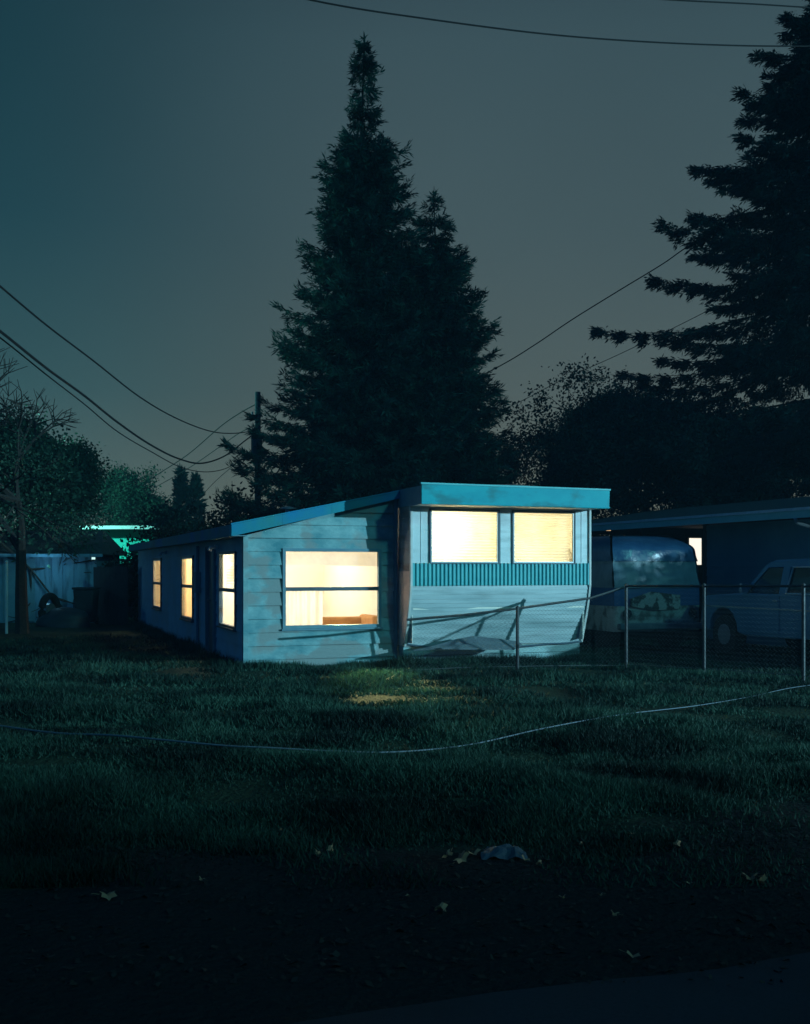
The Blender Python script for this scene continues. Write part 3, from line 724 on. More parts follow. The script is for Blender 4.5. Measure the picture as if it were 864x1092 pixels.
mb=MB(); pts=[(math.cos(t*math.pi/12)*.33,0,math.sin(t*math.pi/12)*.40) for t in range(25)]; mb.tube(pts,.1,8,cap=False); mb.build('tread',M['rubber'],s,smooth=True)
MB().tube([(0,-.05,0),(0,.05,0)],.2,14).build('rim',M['metal'],s)
p=at(70,607,29); s=thing('heaped_tarp','low dark heap under a tarp on the grass before the pale shed','tarp heap',(p.x,p.y,0))
mb=MB(); R_=10
for i in range(R_+1):
    for k in range(20):
        an=k/20*6.283; r=.75*math.cos(i/R_*math.pi/2)*(1+.2*mnoise.noise(Vector((math.cos(an)*1.3,math.sin(an)*1.3,i*.3)))); mb.v.append((r*math.cos(an),r*math.sin(an)*.7,.55*math.sin(i/R_*math.pi/2)-.02))
for i in range(R_):
    for k in range(20): mb.f.append((i*20+k,i*20+(k+1)%20,(i+1)*20+(k+1)%20,(i+1)*20+k))
mb.build('cover',M['bin'],s,smooth=True)

# ------------------------------------------------------------------ trees
def leaves(C, A, L, W):
    """C centres (n,3), A unit dirs (n,3), L,W arrays -> diamonds"""
    n=len(C); r=rng.normal(size=(n,3)); S=np.cross(A,r); S/=np.linalg.norm(S,axis=1)[:,None]+1e-9
    L=L[:,None]; W=W[:,None]
    q=np.stack([C, C+A*L*.45+S*W, C+A*L, C+A*L*.45-S*W],axis=1)
    return q.reshape(-1,3)
def conifer(name,label,x,d,ztop,prof,fol,droop=.5,tip=.2,levels=60,per=7,dens=26,leafL=.20,leafW=.045,lat=.3,zlow=1.0,bl=(.7,1.1),seed=1,hang=.7,group=None,leaves_k=5,clump=.5,upt=0,thin=0,upk=.25):
    R=np.random.default_rng(seed)
    base=at(x,607,d); base.z=0
    t=thing(name,label,'conifer',base,0,group)
    tr=MB(); zs=np.linspace(-.3,ztop,14)
    tr.tube([(0.06*math.sin(z*.7),.05*math.cos(z),z) for z in zs],[max(.02,.02*(ztop-z)) for z in zs],8)
    CC=[];AA=[]
    for lv in range(levels):
        z=zlow+(ztop-.15-zlow)*((lv+R.uniform(0,1))/levels)**.95
        if prof(z,0)<1.0 and R.random()<thin: continue
        k=R.integers(max(3,per-2),per+2)
        a0=R.uniform(0,6.28)
        for j in range(k):
            az=a0+6.283*j/k+R.normal()*.25
            L=prof(z,az)*R.uniform(*bl)
            if L<.06: continue
            up=upk*(z/ztop)**2
            dirv=np.array([math.cos(az),math.sin(az),0]); sd=np.array([-math.sin(az),math.cos(az),0])
            def path(s_): return dirv*(L*s_)+np.array([0,0,z+L*(up*s_-droop*s_**1.5+tip*s_**3)])
            if L>.5 : tr.tube([tuple(path(s_)) for s_ in (0,.3,.6,.92)],[.035*min(1,L/3)+.008,.025*min(1,L/3)+.006,.014,.005],4,cap=False)
            n=max(3,int(dens*(L+.10)*min(1,.35+L*.6)))
            s_=R.uniform(0,1,n)**.72*.98+.02
            if clump: s_=np.clip(s_+clump*.05*np.sin(s_*L*9+R.uniform(0,6)),.02,1.02)
            la=R.uniform(-1,1,n)*(lat*L*(1.02-s_)+.05)
            P=dirv[None]*(L*s_)[:,None]+sd[None]*la[:,None]
            P[:,2]=z+L*(up*s_-droop*s_**1.5+tip*s_**3)-abs(la)*.35*min(1,hang)+R.normal(size=n)*.04
            m=leaves_k
            ln=np.sign(la)
            Ab=dirv[None]*R.uniform(.35,1.0,n)[:,None]+sd[None]*(ln*R.uniform(.1,.75,n))[:,None]+np.array([0,0,-1])[None]*(hang*R.uniform(-.1,1.5,n)-upt*s_**3)[:,None]
            Ab/=np.linalg.norm(Ab,axis=1)[:,None]
            Pm=np.repeat(P,m,axis=0); nn=len(Pm); A=np.repeat(Ab,m,axis=0)
            Pm+=A*(R.uniform(-.16,.16,nn)*min(1,.35+L/2))[:,None]+R.normal(size=(nn,3))*np.array([.035,.035,.03])
            A=A+R.normal(size=(nn,3))*.2
            A/=np.linalg.norm(A,axis=1)[:,None]
            CC.append(Pm);AA.append(A)
    C=np.concatenate(CC);A=np.concatenate(AA); n=len(C)
    # leader
    lp=R.uniform(0,.9,40); lc=np.stack([R.normal(size=40)*.03,R.normal(size=40)*.03,ztop-.15-.45+lp*.6],axis=1); la_=R.normal(size=(40,3))*.5; la_[:,2]+=.6; la_/=np.linalg.norm(la_,axis=1)[:,None]
    C=np.concatenate([C,lc]); A=np.concatenate([A,la_]); n=len(C); tr.tube([(0,0,ztop-.7),(0,0,ztop+.15)],[.03,.008],5)
    tr.build('trunk',M['bark'],t)
    q=leaves(C,A,leafL*R.uniform(.6,1.3,n),leafW*R.uniform(.6,1.3,n))
    np_mesh('crown',q,4,M[fol],t)
    return t,n
def interp(tab):
    zs=[a for a,_ in tab]; rs=[b for _,b in tab]
    return lambda z: float(np.interp(z,zs,rs))
def zz(y,d): return EYE+(HY-y)*d/F
def lumpy(f,seed,amp=.18,fz=.9):
    return lambda z,az: f(z)*(1+amp*mnoise.noise(Vector((math.cos(az)*1.1,math.sin(az)*1.1,z*fz+seed)))+amp*.8*mnoise.noise(Vector((math.cos(az)*3,math.sin(az)*3,z*fz*2.6+seed))))
m35=35/F
p1=interp([(0,4.9),(zz(520,35),168*m35),(zz(450,35),130*m35),(zz(400,35),108*m35),(zz(340,35),84*m35),(zz(300,35),72*m35),(zz(250,35),60*m35),(zz(200,35),48*m35),(zz(175,35),46*m35),(zz(160,35),40*m35),(zz(145,35),20*m35),(zz(120,35),19*m35),(zz(98,35),14*m35),(zz(78,35),19*m35),(zz(60,35),9*m35),(zz(42,35),1*m35)])
counts=[]
t,n=conifer('cedar_tree','tallest conifer rising behind the roof where the lean-to meets the trailer',388,35,zz(38,35),lumpy(p1,4,.17),'cedar',levels=150,per=6,dens=24,seed=11,lat=.17,leaves_k=8,leafL=.22,leafW=.020,thin=.45,bl=(.5,1.04),hang=.8,droop=.42,tip=.40,upt=.9); counts.append(n)
p2=interp([(0,4.0),(zz(500,35),98*m35),(zz(450,35),84*m35),(zz(400,35),72*m35),(zz(350,35),60*m35),(zz(300,35),46*m35),(zz(260,35),31*m35),(zz(235,35),22*m35),(zz(205,35),1*m35)])
t,n=conifer('cedar_tree','shorter conifer standing directly right of the tallest one behind the trailer',463,35.3,zz(200,35),lumpy(p2,7,.2),'cedar',levels=112,per=6,dens=24,seed=12,lat=.17,leaves_k=8,leafL=.22,leafW=.020,thin=.4,bl=(.5,1.06),hang=.8,droop=.42,tip=.40,upt=.9); counts.append(n)
m33=33/F
p3=interp([(0,6.2),(zz(430,33),190*m33),(zz(340,33),212*m33),(zz(250,33),184*m33),(zz(190,33),150*m33),(zz(120,33),100*m33),(zz(70,33),86*m33),(zz(0,33),30*m33),(zz(-45,33),2*m33)])
t,n=conifer('fir_tree','big dark fir with layered spreading limbs at the right edge',884,33,zz(-50,33),lumpy(p3,3,.30,.8),'fir',levels=30,per=9,dens=64,seed=21,lat=.30,leaves_k=8,leafL=.19,leafW=.022,droop=.40,tip=.30,hang=.7,zlow=1.5,bl=(.55,1.12),clump=.5,upt=.35,upk=.12); counts.append(n)

def broadleaf(name,label,base,h,spread,fol,seed,trunk_h=.3,leaf=.12,per_tip=26,levels=5,bare_above=None,group=None,cat='tree',tr0=.14,cl=.32,kids=(3,4),keep=1.0,bark='bark',zmin=-9):
    R=random.Random(seed); t=thing(name,label,cat,base,0,group); mb=MB(); tips=[]
    def grow(p,d,L,r,lv):
        bend=Vector((R.gauss(0,1),R.gauss(0,1),R.gauss(0,1)))*.18
        p1=p+(d+bend*.5).normalized()*L*.5; d2=(d+bend+Vector((0,0,.06))).normalized(); p2=p1+d2*L*.5
        mb.tube([p,p1,p2],[r,r*.85,r*.68],6 if lv<2 else 4,cap=False)
        if lv>=levels-1: tips.append((p1,lv)); 
        if lv>=levels: tips.append((p2,lv)); return
        for k in range(R.randint(*kids)):
            ax=Vector((R.gauss(0,1),R.gauss(0,1),R.gauss(0,.55))).normalized()
            nd=(d2*R.uniform(.55,1.0)+ax*R.uniform(.5,.95)*spread).normalized()
            grow(p2,nd,L*R.uniform(.62,.86),r*.62,lv+1)
    L0=h*trunk_h
    grow(Vector((0,0,-.2)),Vector((R.gauss(0,.06),R.gauss(0,.06),1)).normalized(),L0+.2,tr0,0)
    mb.build('trunk',M[bark],t)
    if per_tip:
        C=np.array([list(p) for p,lv in tips if (bare_above is None or p.z<bare_above+R.uniform(-.4,.4)) and R.random()<keep])
        C=C[C[:,2]>zmin]; C=np.repeat(C,per_tip,axis=0); n=len(C); C=C+rng.normal(size=C.shape)*cl
        A=rng.normal(size=(n,3)); A[:,2]-=.4; A/=np.linalg.norm(A,axis=1)[:,None]
        np_mesh('crown',leaves(C,A,leaf*rng.uniform(.6,1.3,n),leaf*.32*rng.uniform(.7,1.3,n)),4,M[fol],t)
    return t
def gp(x,d): p=at(x,607,d); p.z=0; return p
# right middle broadleaf trees
broadleaf('broadleaf_tree','airy broadleaf tree right of the two conifers behind the trailer roof',gp(628,38),9.6,1.0,'leafy',31,per_tip=46,levels=6,leaf=.10,cl=.24,trunk_h=.25,kids=(3,4))
broadleaf('broadleaf_tree','darker broadleaf tree between the airy tree and the big fir',gp(700,36),8.8,1.0,'bush',35,per_tip=14,levels=6,leaf=.12,cl=.18,trunk_h=.25)
broadleaf('broadleaf_tree','dense low dark tree behind the neighbour roof under the big fir',gp(800,36),6.5,1.1,'bush',38,per_tip=14,levels=6,leaf=.14,cl=.22,trunk_h=.25)
R_t=np.random.default_rng(5); nt_=52000
C=np.stack([R_t.uniform(-60,60,nt_),72+R_t.normal(size=nt_)*1.6,np.zeros(nt_)],axis=1)
hh=np.array([2.6+1.3*mnoise.noise(Vector((x*.22,0,3)))+.8*mnoise.noise(Vector((x*.8,0,8))) for x in C[:,0]]); C[:,2]=hh*R_t.uniform(0,1,nt_)**.6
A=R_t.normal(size=C.shape); A/=np.linalg.norm(A,axis=1)[:,None]
tag(np_mesh('far_tree_line',leaves(C,A,.5*R_t.uniform(.6,1.3,nt_),.17*R_t.uniform(.7,1.3,nt_)),4,M['bush']),'far dark tree line closing the horizon behind the houses','tree line',kind='stuff')
# left
broadleaf('half_bare_tree','half bare tree with leafy lower crown and twiggy top at the left edge',gp(24,26),7.5,.85,'leafy_left',44,per_tip=30,levels=6,bare_above=4.3,zmin=2.3,leaf=.065,cl=.22,trunk_h=.27,tr0=.17,bark='twig',kids=(2,4))
broadleaf('broadleaf_tree','bushy tree behind the pale shed roof at left',gp(28,37),6.9,1.0,'leafy_left',47,per_tip=12,levels=6,leaf=.12,cl=.18,trunk_h=.25)
broadleaf('broadleaf_tree','lower rounded tree right of the bushy one above the green house',gp(100,54),7.6,1.0,'leafy_left',49,per_tip=12,levels=6,leaf=.13,cl=.2,trunk_h=.25)
broadleaf('broadleaf_tree','leafy tree leaning in from the left frame edge',gp(-12,32),6.6,1.0,'leafy_left',52,zmin=2.4,per_tip=22,levels=5,leaf=.15,cl=.34,trunk_h=.26)
def bush(label,x,d,rx,h,seed,name='shrub'):
    t=thing(name,label,'shrub',gp(x,d)); R=np.random.default_rng(seed)
    mb=MB(); k=16; C=[]
    for i in range(k):
        a=R.uniform(0,6.28); rr=rx*R.uniform(.2,.85); top_=Vector((math.cos(a)*rr,math.sin(a)*rr*.8,h*R.uniform(.45,1.0)*(1-.35*(rr/rx)**2)))
        mb.tube([(0,0,-.1),tuple(top_*.5+Vector((0,0,.1))),tuple(top_)],[.05,.03,.008],5,cap=False)
        for j in range(9):
            f=R.uniform(.35,1.0); C.append(np.array(top_)*np.array([1,1,f])+R.normal(size=3)*np.array([.3,.3,.15]))
    mb.build('stem',M['twig'],t); C=np.repeat(np.array(C),60,axis=0); n=len(C); C+=R.normal(size=C.shape)*.24
    A=R.normal(size=(n,3)); A/=np.linalg.norm(A,axis=1)[:,None]
    np_mesh('foliage',leaves(C,A,.16*R.uniform(.6,1.3,n),.05*R.uniform(.7,1.3,n)),4,M['bush'],t)
bush('tall dark shrub behind the far end of the lean-to roof',205,36,1.8,4.1,61)
bush('dark shrub crowding the far left corner of the lean-to',152,32.5,.35,2.3,62)
bush('dark shrub between the utility pole and the tall conifer, above the roof',254,38,1.9,5.2,63)
bush('low dark shrub behind the trailer under the conifers',420,37,3.8,3.6,64)
bush('low dark shrub behind the trailer right corner',590,34,2.2,3.4,65)
bush('low dark shrub beyond the tarped van',680,36,2.4,3.2,66)
bush('tall dark shrub mass behind the neighbour roof near the tarped van',700,42,3.2,7.0,67)
bush('dark shrub just right of the conifers behind the trailer roof',590,44,3.0,5.6,68)
for i,(x,yt,lab) in enumerate(((193,500,'left one of two slim far cypresses above the shrub'),(209,506,'right one of two slim far cypresses above the shrub'))):
    d=58; zt_=zz(yt,d); pf=interp([(0,.6),(zt_*.5,.42),(zt_*.8,.30),(zt_,.03)])
    conifer('cypress_tree',lab,x,d,zt_,lumpy(pf,i,.1),'leafy',levels=40,per=7,dens=14,seed=70+i,droop=-1.2,tip=0,hang=-1.4,leafL=.34,leafW=.05,leaves_k=4,zlow=.5,group='slim far cypresses')

R_h=np.random.default_rng(99); hg=thing('shade_hedge','unseen foliage screen added beyond the right edge to shade truck and van','shade_hedge',(12,17.2,0))  # unseen foliage screen added to shade the truck and van
mb=MB()
for y in np.arange(-3.1,7.2,.7): mb.tube([(0,y,-.1),(.05,y,1.2),(0,y+.1,2.5)],[.06,.04,.01],5)
mb.build('stem',M['twig'],hg)
C=np.stack([R_h.normal(size=42000)*.35,R_h.uniform(-3.3,7.2,42000),R_h.uniform(.0,2.75,42000)+.12*R_h.normal(size=42000)],axis=1); A=R_h.normal(size=C.shape); A/=np.linalg.norm(A,axis=1)[:,None]
np_mesh('foliage',leaves(C,A,.15*R_h.uniform(.7,1.3,len(C)),.06*R_h.uniform(.7,1.3,len(C))),4,M['bush'],hg)
# ------------------------------------------------------------------ utility pole and cables
pp_=gp(275,39); ph=zz(418,39)
up=thing('utility_pole','wooden utility pole topping out beside the left flank of the tall conifer','utility pole',pp_)
MB().tube([(0,0,-.5),(0,0,ph)],[.14,.10],10).build('pole',M['pole_wood'],up)
MB().box(-.22,.14,-.24,-.135,ph-.95,ph-.85).build('crossarm',M['pole_wood'],up)
MB().tube([(.0,-.3,ph-2.4),(.0,-.3,ph-1.6)],.2,10).build('transformer',M['pole_wood'],up)
for x in (-.17,.09): MB().tube([(x,-.19,ph-.85),(x,-.19,ph-.74)],.035,8).build('insulator',M['frame_light'],up)
def wire(label,A,B,pts,r):
    a=at(*A); b=at(*B)
    P=[]
    for (x,y) in [(A[0],A[1])]+pts+[(B[0],B[1])]:
        q=(x-CX)/F   # solve a+(b-a)t with X=q*Y
        t=(q*a.y-a.x)/((b.x-a.x)-q*(b.y-a.y)); Y=a.y+(b.y-a.y)*t
        P.append(at(x,y,Y))
    out=[]
    for i in range(len(P)-1):
        p0=P[max(i-1,0)];p1_=P[i];p2_=P[i+1];p3_=P[min(i+2,len(P)-1)]
        for k in range(8):
            s_=k/8; out.append(.5*((2*p1_)+(p2_-p0)*s_+(2*p0-5*p1_+4*p2_-p3_)*s_*s_+(3*p1_-p0-3*p2_+p3_)*s_**3))
    out.append(P[-1])
    o=MB().tube(out,r,5).build('overhead_cable',M['cable'])
    tag(o,label,'cable',None)
wire('long overhead cable crossing the top of the sky to the fir',(180,-38,11),(1000,44,15),[(332,0),(455,20),(600,38),(740,47),(864,49)],.010)
wire('short cable clipping the top right corner of the sky',(640,-6,12),(1000,16,14),[(720,0),(800,4),(864,8)],.009)
wire('single upper cable sagging from the left edge to the utility pole',(-120,190,12),(273,459,39),[(-60,253),(0,305),(50,347),(100,385),(150,424),(190,447),(225,460),(250,462)],.016)
wire('thick middle cable sagging low from the left edge to the utility pole',(-120,250,12),(273,461,39),[(-60,308),(0,353),(50,393),(90,422),(125,450),(160,474),(190,489),(215,494),(240,486),(260,471)],.022)
wire('thinner cable just under the thick one at left, running to the pole',(-120,262,12.3),(273,475,39),[(-60,317),(0,360),(50,400),(90,431),(125,460),(160,481),(195,499),(225,503),(250,495)],.012)
wire('distant cable falling from the pole top to the far left trees',(273,431,39),(110,543,60),[(255,441),(235,455),(200,485),(165,508),(140,526)],.020)
wire('second distant cable falling left just below the pole top one',(273,453,39),(112,553,60),[(255,462),(235,476),(200,500),(165,520),(140,535)],.016)
wire('third distant cable dropping steeply left from the pole',(273,480,39),(205,540,60),[(255,492),(240,504),(225,518)],.014)
wire('overhead cable rising from the conifers to the fir at right',(450,432,38),(800,222,33.5),[(530,392),(570,368),(610,341),(660,310),(706,282),(735,262)],.020)
wire('faint lower cable rising behind the airy tree towards the fir',(450,470,42),(900,262,36),[(540,435),(600,405),(660,378),(730,344),(800,308),(840,290)],.013)

# ------------------------------------------------------------------ hose on the lawn
pts=[]
for (x,y) in [(-160,757),(-60,768),(0,777),(60,786),(120,794),(180,800),(240,804),(290,806),(350,806.5),(420,804),(500,796),(580,784),(660,771),(740,756),(800,745),(850,735),(920,724)]:
    p=ground_pt(x,y); pts.append(Vector((p.x,p.y,gz(p.x,p.y)+(.06 if x<330 else .045))))
out=[]
for i in range(len(pts)-1):
    p0=pts[max(i-1,0)];a=pts[i];b=pts[i+1];c=pts[min(i+2,len(pts)-1)]
    for k in range(6):
        s_=k/6; out.append(.5*((2*a)+(b-p0)*s_+(2*p0-5*a+4*b-c)*s_*s_+(3*a-p0-3*b+c)*s_**3))
tag(MB().tube(out,[.012-.0085*k/len(out) for k in range(len(out))],6).build('garden_hose',M['hose'],smooth=True),'pale thin hose lying in a long curve across the lawn','hose')  # thinned toward the right so it dims; fade put into the shape

# ------------------------------------------------------------------ grass
def in_building(x,y):
    p=Vector((x,y,0))-P0; u=p.dot(D2); v=p.dot(D1)
    return (-.03<u<5.75 and -.02<v<15) or (2.5<u<5.75 and -.25<v<15)
def grass(n,name,label,yr,seed,hm=1.0,pred=None,wid=1.0):
    R=np.random.default_rng(seed); out=[]
    i=0; V=np.empty((n*3,3),np.float32); k=0
    while i<n*3 and k<n:
        i+=1
        q=R.uniform(1/yr[1],1/yr[0]); d=1/q
        x=R.uniform(-.42,.42)*d*1.05
        if in_building(x,d): continue
        dens=.66+1.1*mnoise.noise(Vector((x*1.3,d*1.6,1)))+.8*mnoise.noise(Vector((x*.5,d*.8,7)))
        vg=verge(x,d)
        if R.random()>dens*(1-.93*vg)+.12*(1-vg): continue
        if (Vector((x,d,0))-P0).dot(D1)<-12.9: continue
        hh=(.02+.055*max(0,dens))*R.uniform(.35,1.6)*hm*(1-.5*vg)
        w=(.0035+.00055*d)*wid
        lean=R.normal(size=2)*.5*hh; a=R.uniform(0,3.14); z=gz(x,d)-.005
        V[k*3]=(x-math.cos(a)*w,d-math.sin(a)*w,z); V[k*3+1]=(x+math.cos(a)*w,d+math.sin(a)*w,z); V[k*3+2]=(x+lean[0],d+lean[1],z+hh); k+=1
    o=np_mesh(name,V[:k*3],3,M['grass']); tag(o,label,'grass',kind='stuff'); return k
grass(260000,'lawn_grass','rough uneven dark green grass covering the yard',(5.2,24),5)
# tall grass along the wall bases
V=[]
R=np.random.default_rng(15)
def edge_tuft(u,v,h,n):
    for _ in range(n):
        p=to_w(u+R.normal()*.10,v+R.normal()*.05,0); hh=h*R.uniform(.4,1.2); a=R.uniform(0,3.14); w=.009
        z=gz(p.x,p.y)-.02; l=R.normal(size=2)*.3*hh
        V.extend([(p.x-math.cos(a)*w,p.y-math.sin(a)*w,z),(p.x+math.cos(a)*w,p.y+math.sin(a)*w,z),(p.x+l[0],p.y+l[1],z+hh)])
for i in range(260):
    u=R.uniform(-.2,2.5); edge_tuft(u,-.12-abs(R.normal())*.08,.10+.12*abs(mnoise.noise(Vector((u*2,0,0)))),20)
for i in range(380):
    u=R.uniform(2.4,5.9); edge_tuft(u,V0+.22-abs(R.normal())*.12,.12+.22*abs(mnoise.noise(Vector((u*2.2,3,0)))),20)
for i in range(500):
    v=R.uniform(-.2,14.8); edge_tuft(-.12-abs(R.normal())*.1,v,.12+.2*abs(mnoise.noise(Vector((v*1.2,6,0)))),14)
for i in range(120):
    c=(pC,pD,pE)[i%3]; 
    p=c+Vector((R.normal()*.5,R.normal()*.15,0)); q=p-P0; edge_tuft(q.dot(D2),q.dot(D1),.13,12)
tag(np_mesh('tall_grass',V,3,M['grass']),'taller unmown grass fringe along walls and fence foot','grass',kind='stuff')
# leaf litter on the verge
V=[]
for i in range(1500):
    d=1/R.uniform(1/9.5,1/4.0); x=R.uniform(-.42,.42)*d
    if R.random()>verge(x,d)+.10: continue
    z=gz(x,d)+.012; a=R.uniform(0,6.28); s_=R.uniform(.008,.025); t_=R.normal(size=4)*.006
    V+= [(x+math.cos(a)*s_,d+math.sin(a)*s_,z+t_[0]),(x-math.sin(a)*s_*.6,d+math.cos(a)*s_*.6,z+t_[1]+.004),(x-math.cos(a)*s_,d-math.sin(a)*s_,z+t_[2]),(x+math.sin(a)*s_*.6,d-math.cos(a)*s_*.6,z+t_[3]+.004)]
tag(np_mesh('leaf_litter',V,4,M['litter']),'small dead leaves and debris scattered on the bare verge','leaf litter',kind='stuff')
# individual leaves
def leaf_obj():
    mb=MB(); n=9; vs=[]
    rim=[]
    for k in range(14):
        a=k/14*6.283; r=.06*(1 if k%2==0 else .62)*(1+.15*math.sin(3*a)); rim.append((r*math.cos(a)*1.15,r*math.sin(a)*.8,.018*math.sin(a*2+1)+.02*abs(math.cos(a))))
    mb.add([(0,0,.0)]+rim,[(0,1+k,1+(k+1)%14) for k in range(14)]); mb.tube([(.06,0,.01),(.12,.01,.02)],.002,4)
    return mb
L0=leaf_obj().build('fallen_leaf',M['dry'])
spots=[(352,910,1.0),(478,917,1.2),(492,921,1.5),(505,915,1.3),(560,921,.9),(722,906,1.0),(675,894,.6),(530,874,.7),(545,870,.6),(620,902,.6),(470,973,1.3),(655,979,.7),(600,962,.6),(675,1022,1.0),(800,942,1.4),(812,945,1.1),(735,948,.5),(300,884,.6),(115,963,1.3),(215,945,.6),(340,916,.8),(575,926,.8),(640,960,.5),(435,960,.5)]
for i,(x,y,s_) in enumerate(spots):
    o=L0 if i==0 else L0.copy()
    if i: COL.objects.link(o)
    p=ground_pt(x,y); o.location=(p.x,p.y,gz(p.x,p.y)+.02); o.rotation_euler=(R.normal()*.3,R.normal()*.3,R.uniform(0,6.28)); s2=s_*.48; o.scale=(s2,s2,s2)
    tag(o,'curled pale brown dead leaf lying on the dark bare verge','fallen leaf','dead leaves scattered on the verge')
p=ground_pt(538,914); mb=MB(); n=12
for j in range(n):
    for i in range(n):
        x=(i/(n-1)-.5)*.24; y=(j/(n-1)-.5)*.16; e=max(abs(x)/.12,abs(y)/.08)
        mb.v.append((x*(1+.2*mnoise.noise(Vector((x*9,y*9,1)))),y,.045*(1-e*e)+.025*mnoise.noise(Vector((x*22,y*22,4)))+.015))
for j in range(n-1):
    for i in range(n-1): mb.f.append((j*n+i,j*n+i+1,(j+1)*n+i+1,(j+1)*n+i))
o=mb.build('plastic_bag',M['plastic_pale']); o.location=(p.x,p.y,gz(p.x,p.y)); tag(o,'crumpled grey blue plastic bag lying flat on the verge beside brown leaves','plastic bag')

# ------------------------------------------------------------------ street lamps (just outside the frame)
KEY=(33.3,.2,6.6); AIM=Vector((.6,14.6,1.3))
def street_lamp(label,pos,arm):
    t=thing('street_lamp',label,'street lamp',(pos[0]+arm[0],pos[1]+arm[1],0))
    MB().tube([(0,0,-.3),(0,0,pos[2]+.15)],[.12,.07],10).build('pole',M['galv'],t)
    MB().tube([(0,0,pos[2]+.1),(-arm[0]*.5,-arm[1]*.5,pos[2]+.32),(-arm[0],-arm[1],pos[2]+.3)],.035,8).build('arm',M['galv'],t)
    MB().tube([(-arm[0],-arm[1],pos[2]+.33),(-arm[0],-arm[1],pos[2]+.14)],[.08,.26],12).build('hood',M['galv'],t)
street_lamp('street lamp beyond the right edge of the frame lighting the trailer',KEY,(1.3,-.8))
sp_=bpy.data.lights.new('street_lamp_light','SPOT'); sp_.energy=62000; sp_.color=(.40,.82,.98); sp_.spot_size=math.radians(32); sp_.spot_blend=1.0; sp_.shadow_soft_size=.16
so=bpy.data.objects.new('street_lamp_light',sp_); COL.objects.link(so); so.location=KEY; so.rotation_euler=(AIM-Vector(KEY)).to_track_quat('-Z','Y').to_euler()
LP2=(-17.0,40.5,5.2)
street_lamp('street lamp beyond the left edge of the frame near the green house',LP2,(-1.2,0))
pl=bpy.data.lights.new('left_lamp_light','POINT'); pl.energy=5500; pl.color=(.25,1.0,.85); pl.shadow_soft_size=.2
po=bpy.data.objects.new('left_lamp_light',pl); COL.objects.link(po); po.location=LP2
# room lamps
def room(u,v,z,e,c=(1,.80,.48),r=.12):
    l=bpy.data.lights.new('room_lamp','POINT'); l.energy=e; l.color=c; l.shadow_soft_size=r
    o=bpy.data.objects.new('room_lamp_light',l); COL.objects.link(o); o.location=to_w(u,v,z)
room(.75,2.6,1.85,135,(1,.92,.74)); room(.95,.75,1.0,16,(1,.95,.84),.08); room(1.2,6.2,1.9,120,(1,.74,.40)); room(1.2,11.0,1.9,100,(1,.80,.48))
room(3.2,.05,2.1,40,(1,.93,.68)); room(4.85,.85,2.15,58,(1,.90,.64))
l=bpy.data.lights.new('lawn_spill_spot','SPOT'); l.energy=4600; l.color=(.95,.90,.38); l.spot_size=math.radians(20); l.spot_blend=1; l.shadow_soft_size=.08  # added spot aimed out through the window to make the lawn pool
o=bpy.data.objects.new('lawn_spill_light',l); COL.objects.link(o); o.location=to_w(2.05,2.4,1.72); o.rotation_euler=(Vector((-.30,14.5,0))-o.location).to_track_quat('-Z','Y').to_euler()
l=bpy.data.lights.new('eave_lamp','POINT'); l.energy=11; l.color=(.25,.7,1.0); l.shadow_soft_size=.08
o=bpy.data.objects.new('eave_lamp_light',l); COL.objects.link(o); o.location=ls.matrix_basis @ Vector((sw*.62,-.9,1.7))
# added weak sun as teal fill for the trees and dark yard
su=bpy.data.lights.new('tree_fill_sun','SUN'); su.energy=.42; su.color=(.18,.85,.80); su.angle=math.radians(3)
o=bpy.data.objects.new('tree_fill_sun',su); COL.objects.link(o); o.rotation_euler=Vector((-.55,.70,-.42)).to_track_quat('-Z','Y').to_euler()

# ------------------------------------------------------------------ world: light-polluted night sky
wd=bpy.data.worlds.new('World'); scene.world=wd; wd.use_nodes=True; nt=wd.node_tree; N=nt.nodes.new; L=nt.links.new
bg=nt.nodes['Background']; tc=N('ShaderNodeTexCoord'); sx=N('ShaderNodeSeparateXYZ'); L(tc.outputs['Generated'],sx.inputs[0])
def ramp(stops):
    r=N('ShaderNodeValToRGB'); e=r.color_ramp.elements
    while len(e)<len(stops): e.new(.5)
    for k,(p,c) in enumerate(stops): e[k].position=p; e[k].color=(*c,1)
    return r
def s2l(c): return tuple(((v/255)/12.92 if v/255<=.04045 else ((v/255+.055)/1.055)**2.4) for v in c)
rc=ramp([(0,s2l((110,113,101))),(.07,s2l((96,105,97))),(.16,s2l((82,96,95))),(.30,s2l((70,89,93))),(.44,s2l((60,82,89))),(.62,s2l((10,36,52))),(1,s2l((3,20,36)))])
rl=ramp([(0,s2l((92,103,95))),(.07,s2l((76,95,93))),(.16,s2l((52,82,86))),(.30,s2l((33,67,76))),(.44,s2l((25,58,68))),(.62,s2l((8,28,38))),(1,s2l((4,16,26)))])
L(sx.outputs[2],rc.inputs[0]); L(sx.outputs[2],rl.inputs[0])
mr=N('ShaderNodeMapRange'); mr.inputs[1].default_value=-.36; mr.inputs[2].default_value=.02; mr.interpolation_type='SMOOTHSTEP'; L(sx.outputs[0],mr.inputs[0])
mx=N('ShaderNodeMix'); mx.data_type='RGBA'; L(mr.outputs[0],mx.inputs[0]); L(rl.outputs[0],mx.inputs[6]); L(rc.outputs[0],mx.inputs[7])
nz=N('ShaderNodeTexNoise'); nz.inputs['Scale'].default_value=3; nz.inputs['Detail'].default_value=3; L(tc.outputs['Generated'],nz.inputs['Vector'])
m2=N('ShaderNodeMapRange'); m2.inputs[1].default_value=.3; m2.inputs[2].default_value=.7; m2.inputs[3].default_value=.94; m2.inputs[4].default_value=1.05; L(nz.outputs['Fac'],m2.inputs[0])
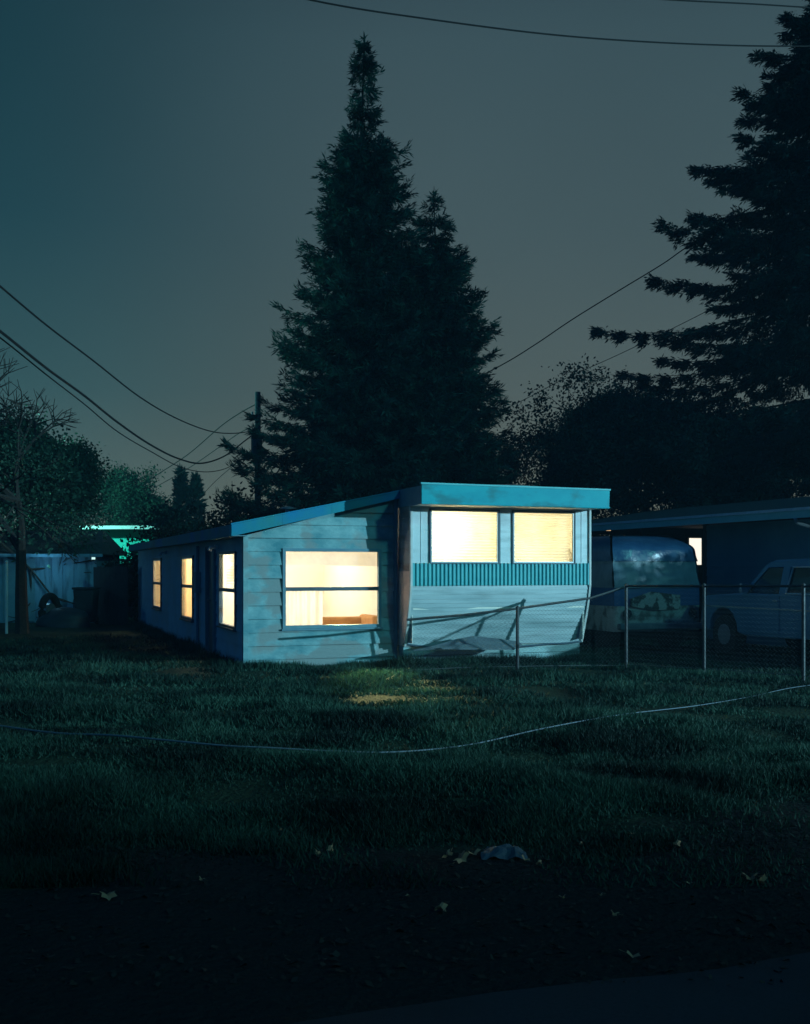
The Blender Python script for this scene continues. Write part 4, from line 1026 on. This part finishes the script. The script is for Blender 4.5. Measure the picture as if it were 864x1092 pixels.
mb_=N('ShaderNodeMapRange'); mb_.inputs[1].default_value=-.1; mb_.inputs[2].default_value=.6; mb_.inputs[3].default_value=.25; mb_.inputs[4].default_value=1.0; L(sx.outputs[1],mb_.inputs[0])
mu=N('ShaderNodeMath'); mu.operation='MULTIPLY'; L(m2.outputs[0],mu.inputs[0]); L(mb_.outputs[0],mu.inputs[1])
mrb=N('ShaderNodeMapRange'); mrb.inputs[1].default_value=.55; mrb.inputs[2].default_value=-.1; L(sx.outputs[1],mrb.inputs[0])
mxb=N('ShaderNodeMix'); mxb.data_type='RGBA'; L(mrb.outputs[0],mxb.inputs[0]); L(mx.outputs[2],mxb.inputs[6]); mxb.inputs[7].default_value=(.002,.036,.125,1)
L(mxb.outputs[2],bg.inputs['Color']); L(m2.outputs[0],bg.inputs['Strength'])

hz=MB().box(-80,70,-28,85,-1.5,26).build('haze',M['glass']); hz.data.materials.clear()  # blue air volume added to lift the dark tones
hm_=bpy.data.materials.new('haze'); hm_.use_nodes=True; hm_.node_tree.nodes.clear()
pv=hm_.node_tree.nodes.new('ShaderNodeVolumePrincipled'); pv.inputs['Color'].default_value=(.35,.75,1.0,1); pv.inputs['Density'].default_value=.0013; pv.inputs['Anisotropy'].default_value=.1
ho=hm_.node_tree.nodes.new('ShaderNodeOutputMaterial'); hm_.node_tree.links.new(pv.outputs[0],ho.inputs['Volume'])
hz.data.materials.append(hm_); tag(hz,'thin blue night haze over the yard, added to lift the dark tones','haze',kind='stuff')
# ------------------------------------------------------------------ camera
cam=bpy.data.cameras.new('camera'); co=bpy.data.objects.new('camera',cam); COL.objects.link(co)
co.location=(0,0,EYE); co.rotation_euler=(math.radians(90),0,0)
cam.sensor_fit='HORIZONTAL'; cam.sensor_width=36; cam.lens=36*F/864; cam.shift_y=(HY-546)/864; cam.clip_end=3000; cam.clip_start=.05
scene.camera=co
vs=scene.view_settings; vs.view_transform='Standard'; vs.look='None'; vs.exposure=0; vs.gamma=1; vs.use_curve_mapping=False
print('leafcounts',counts)
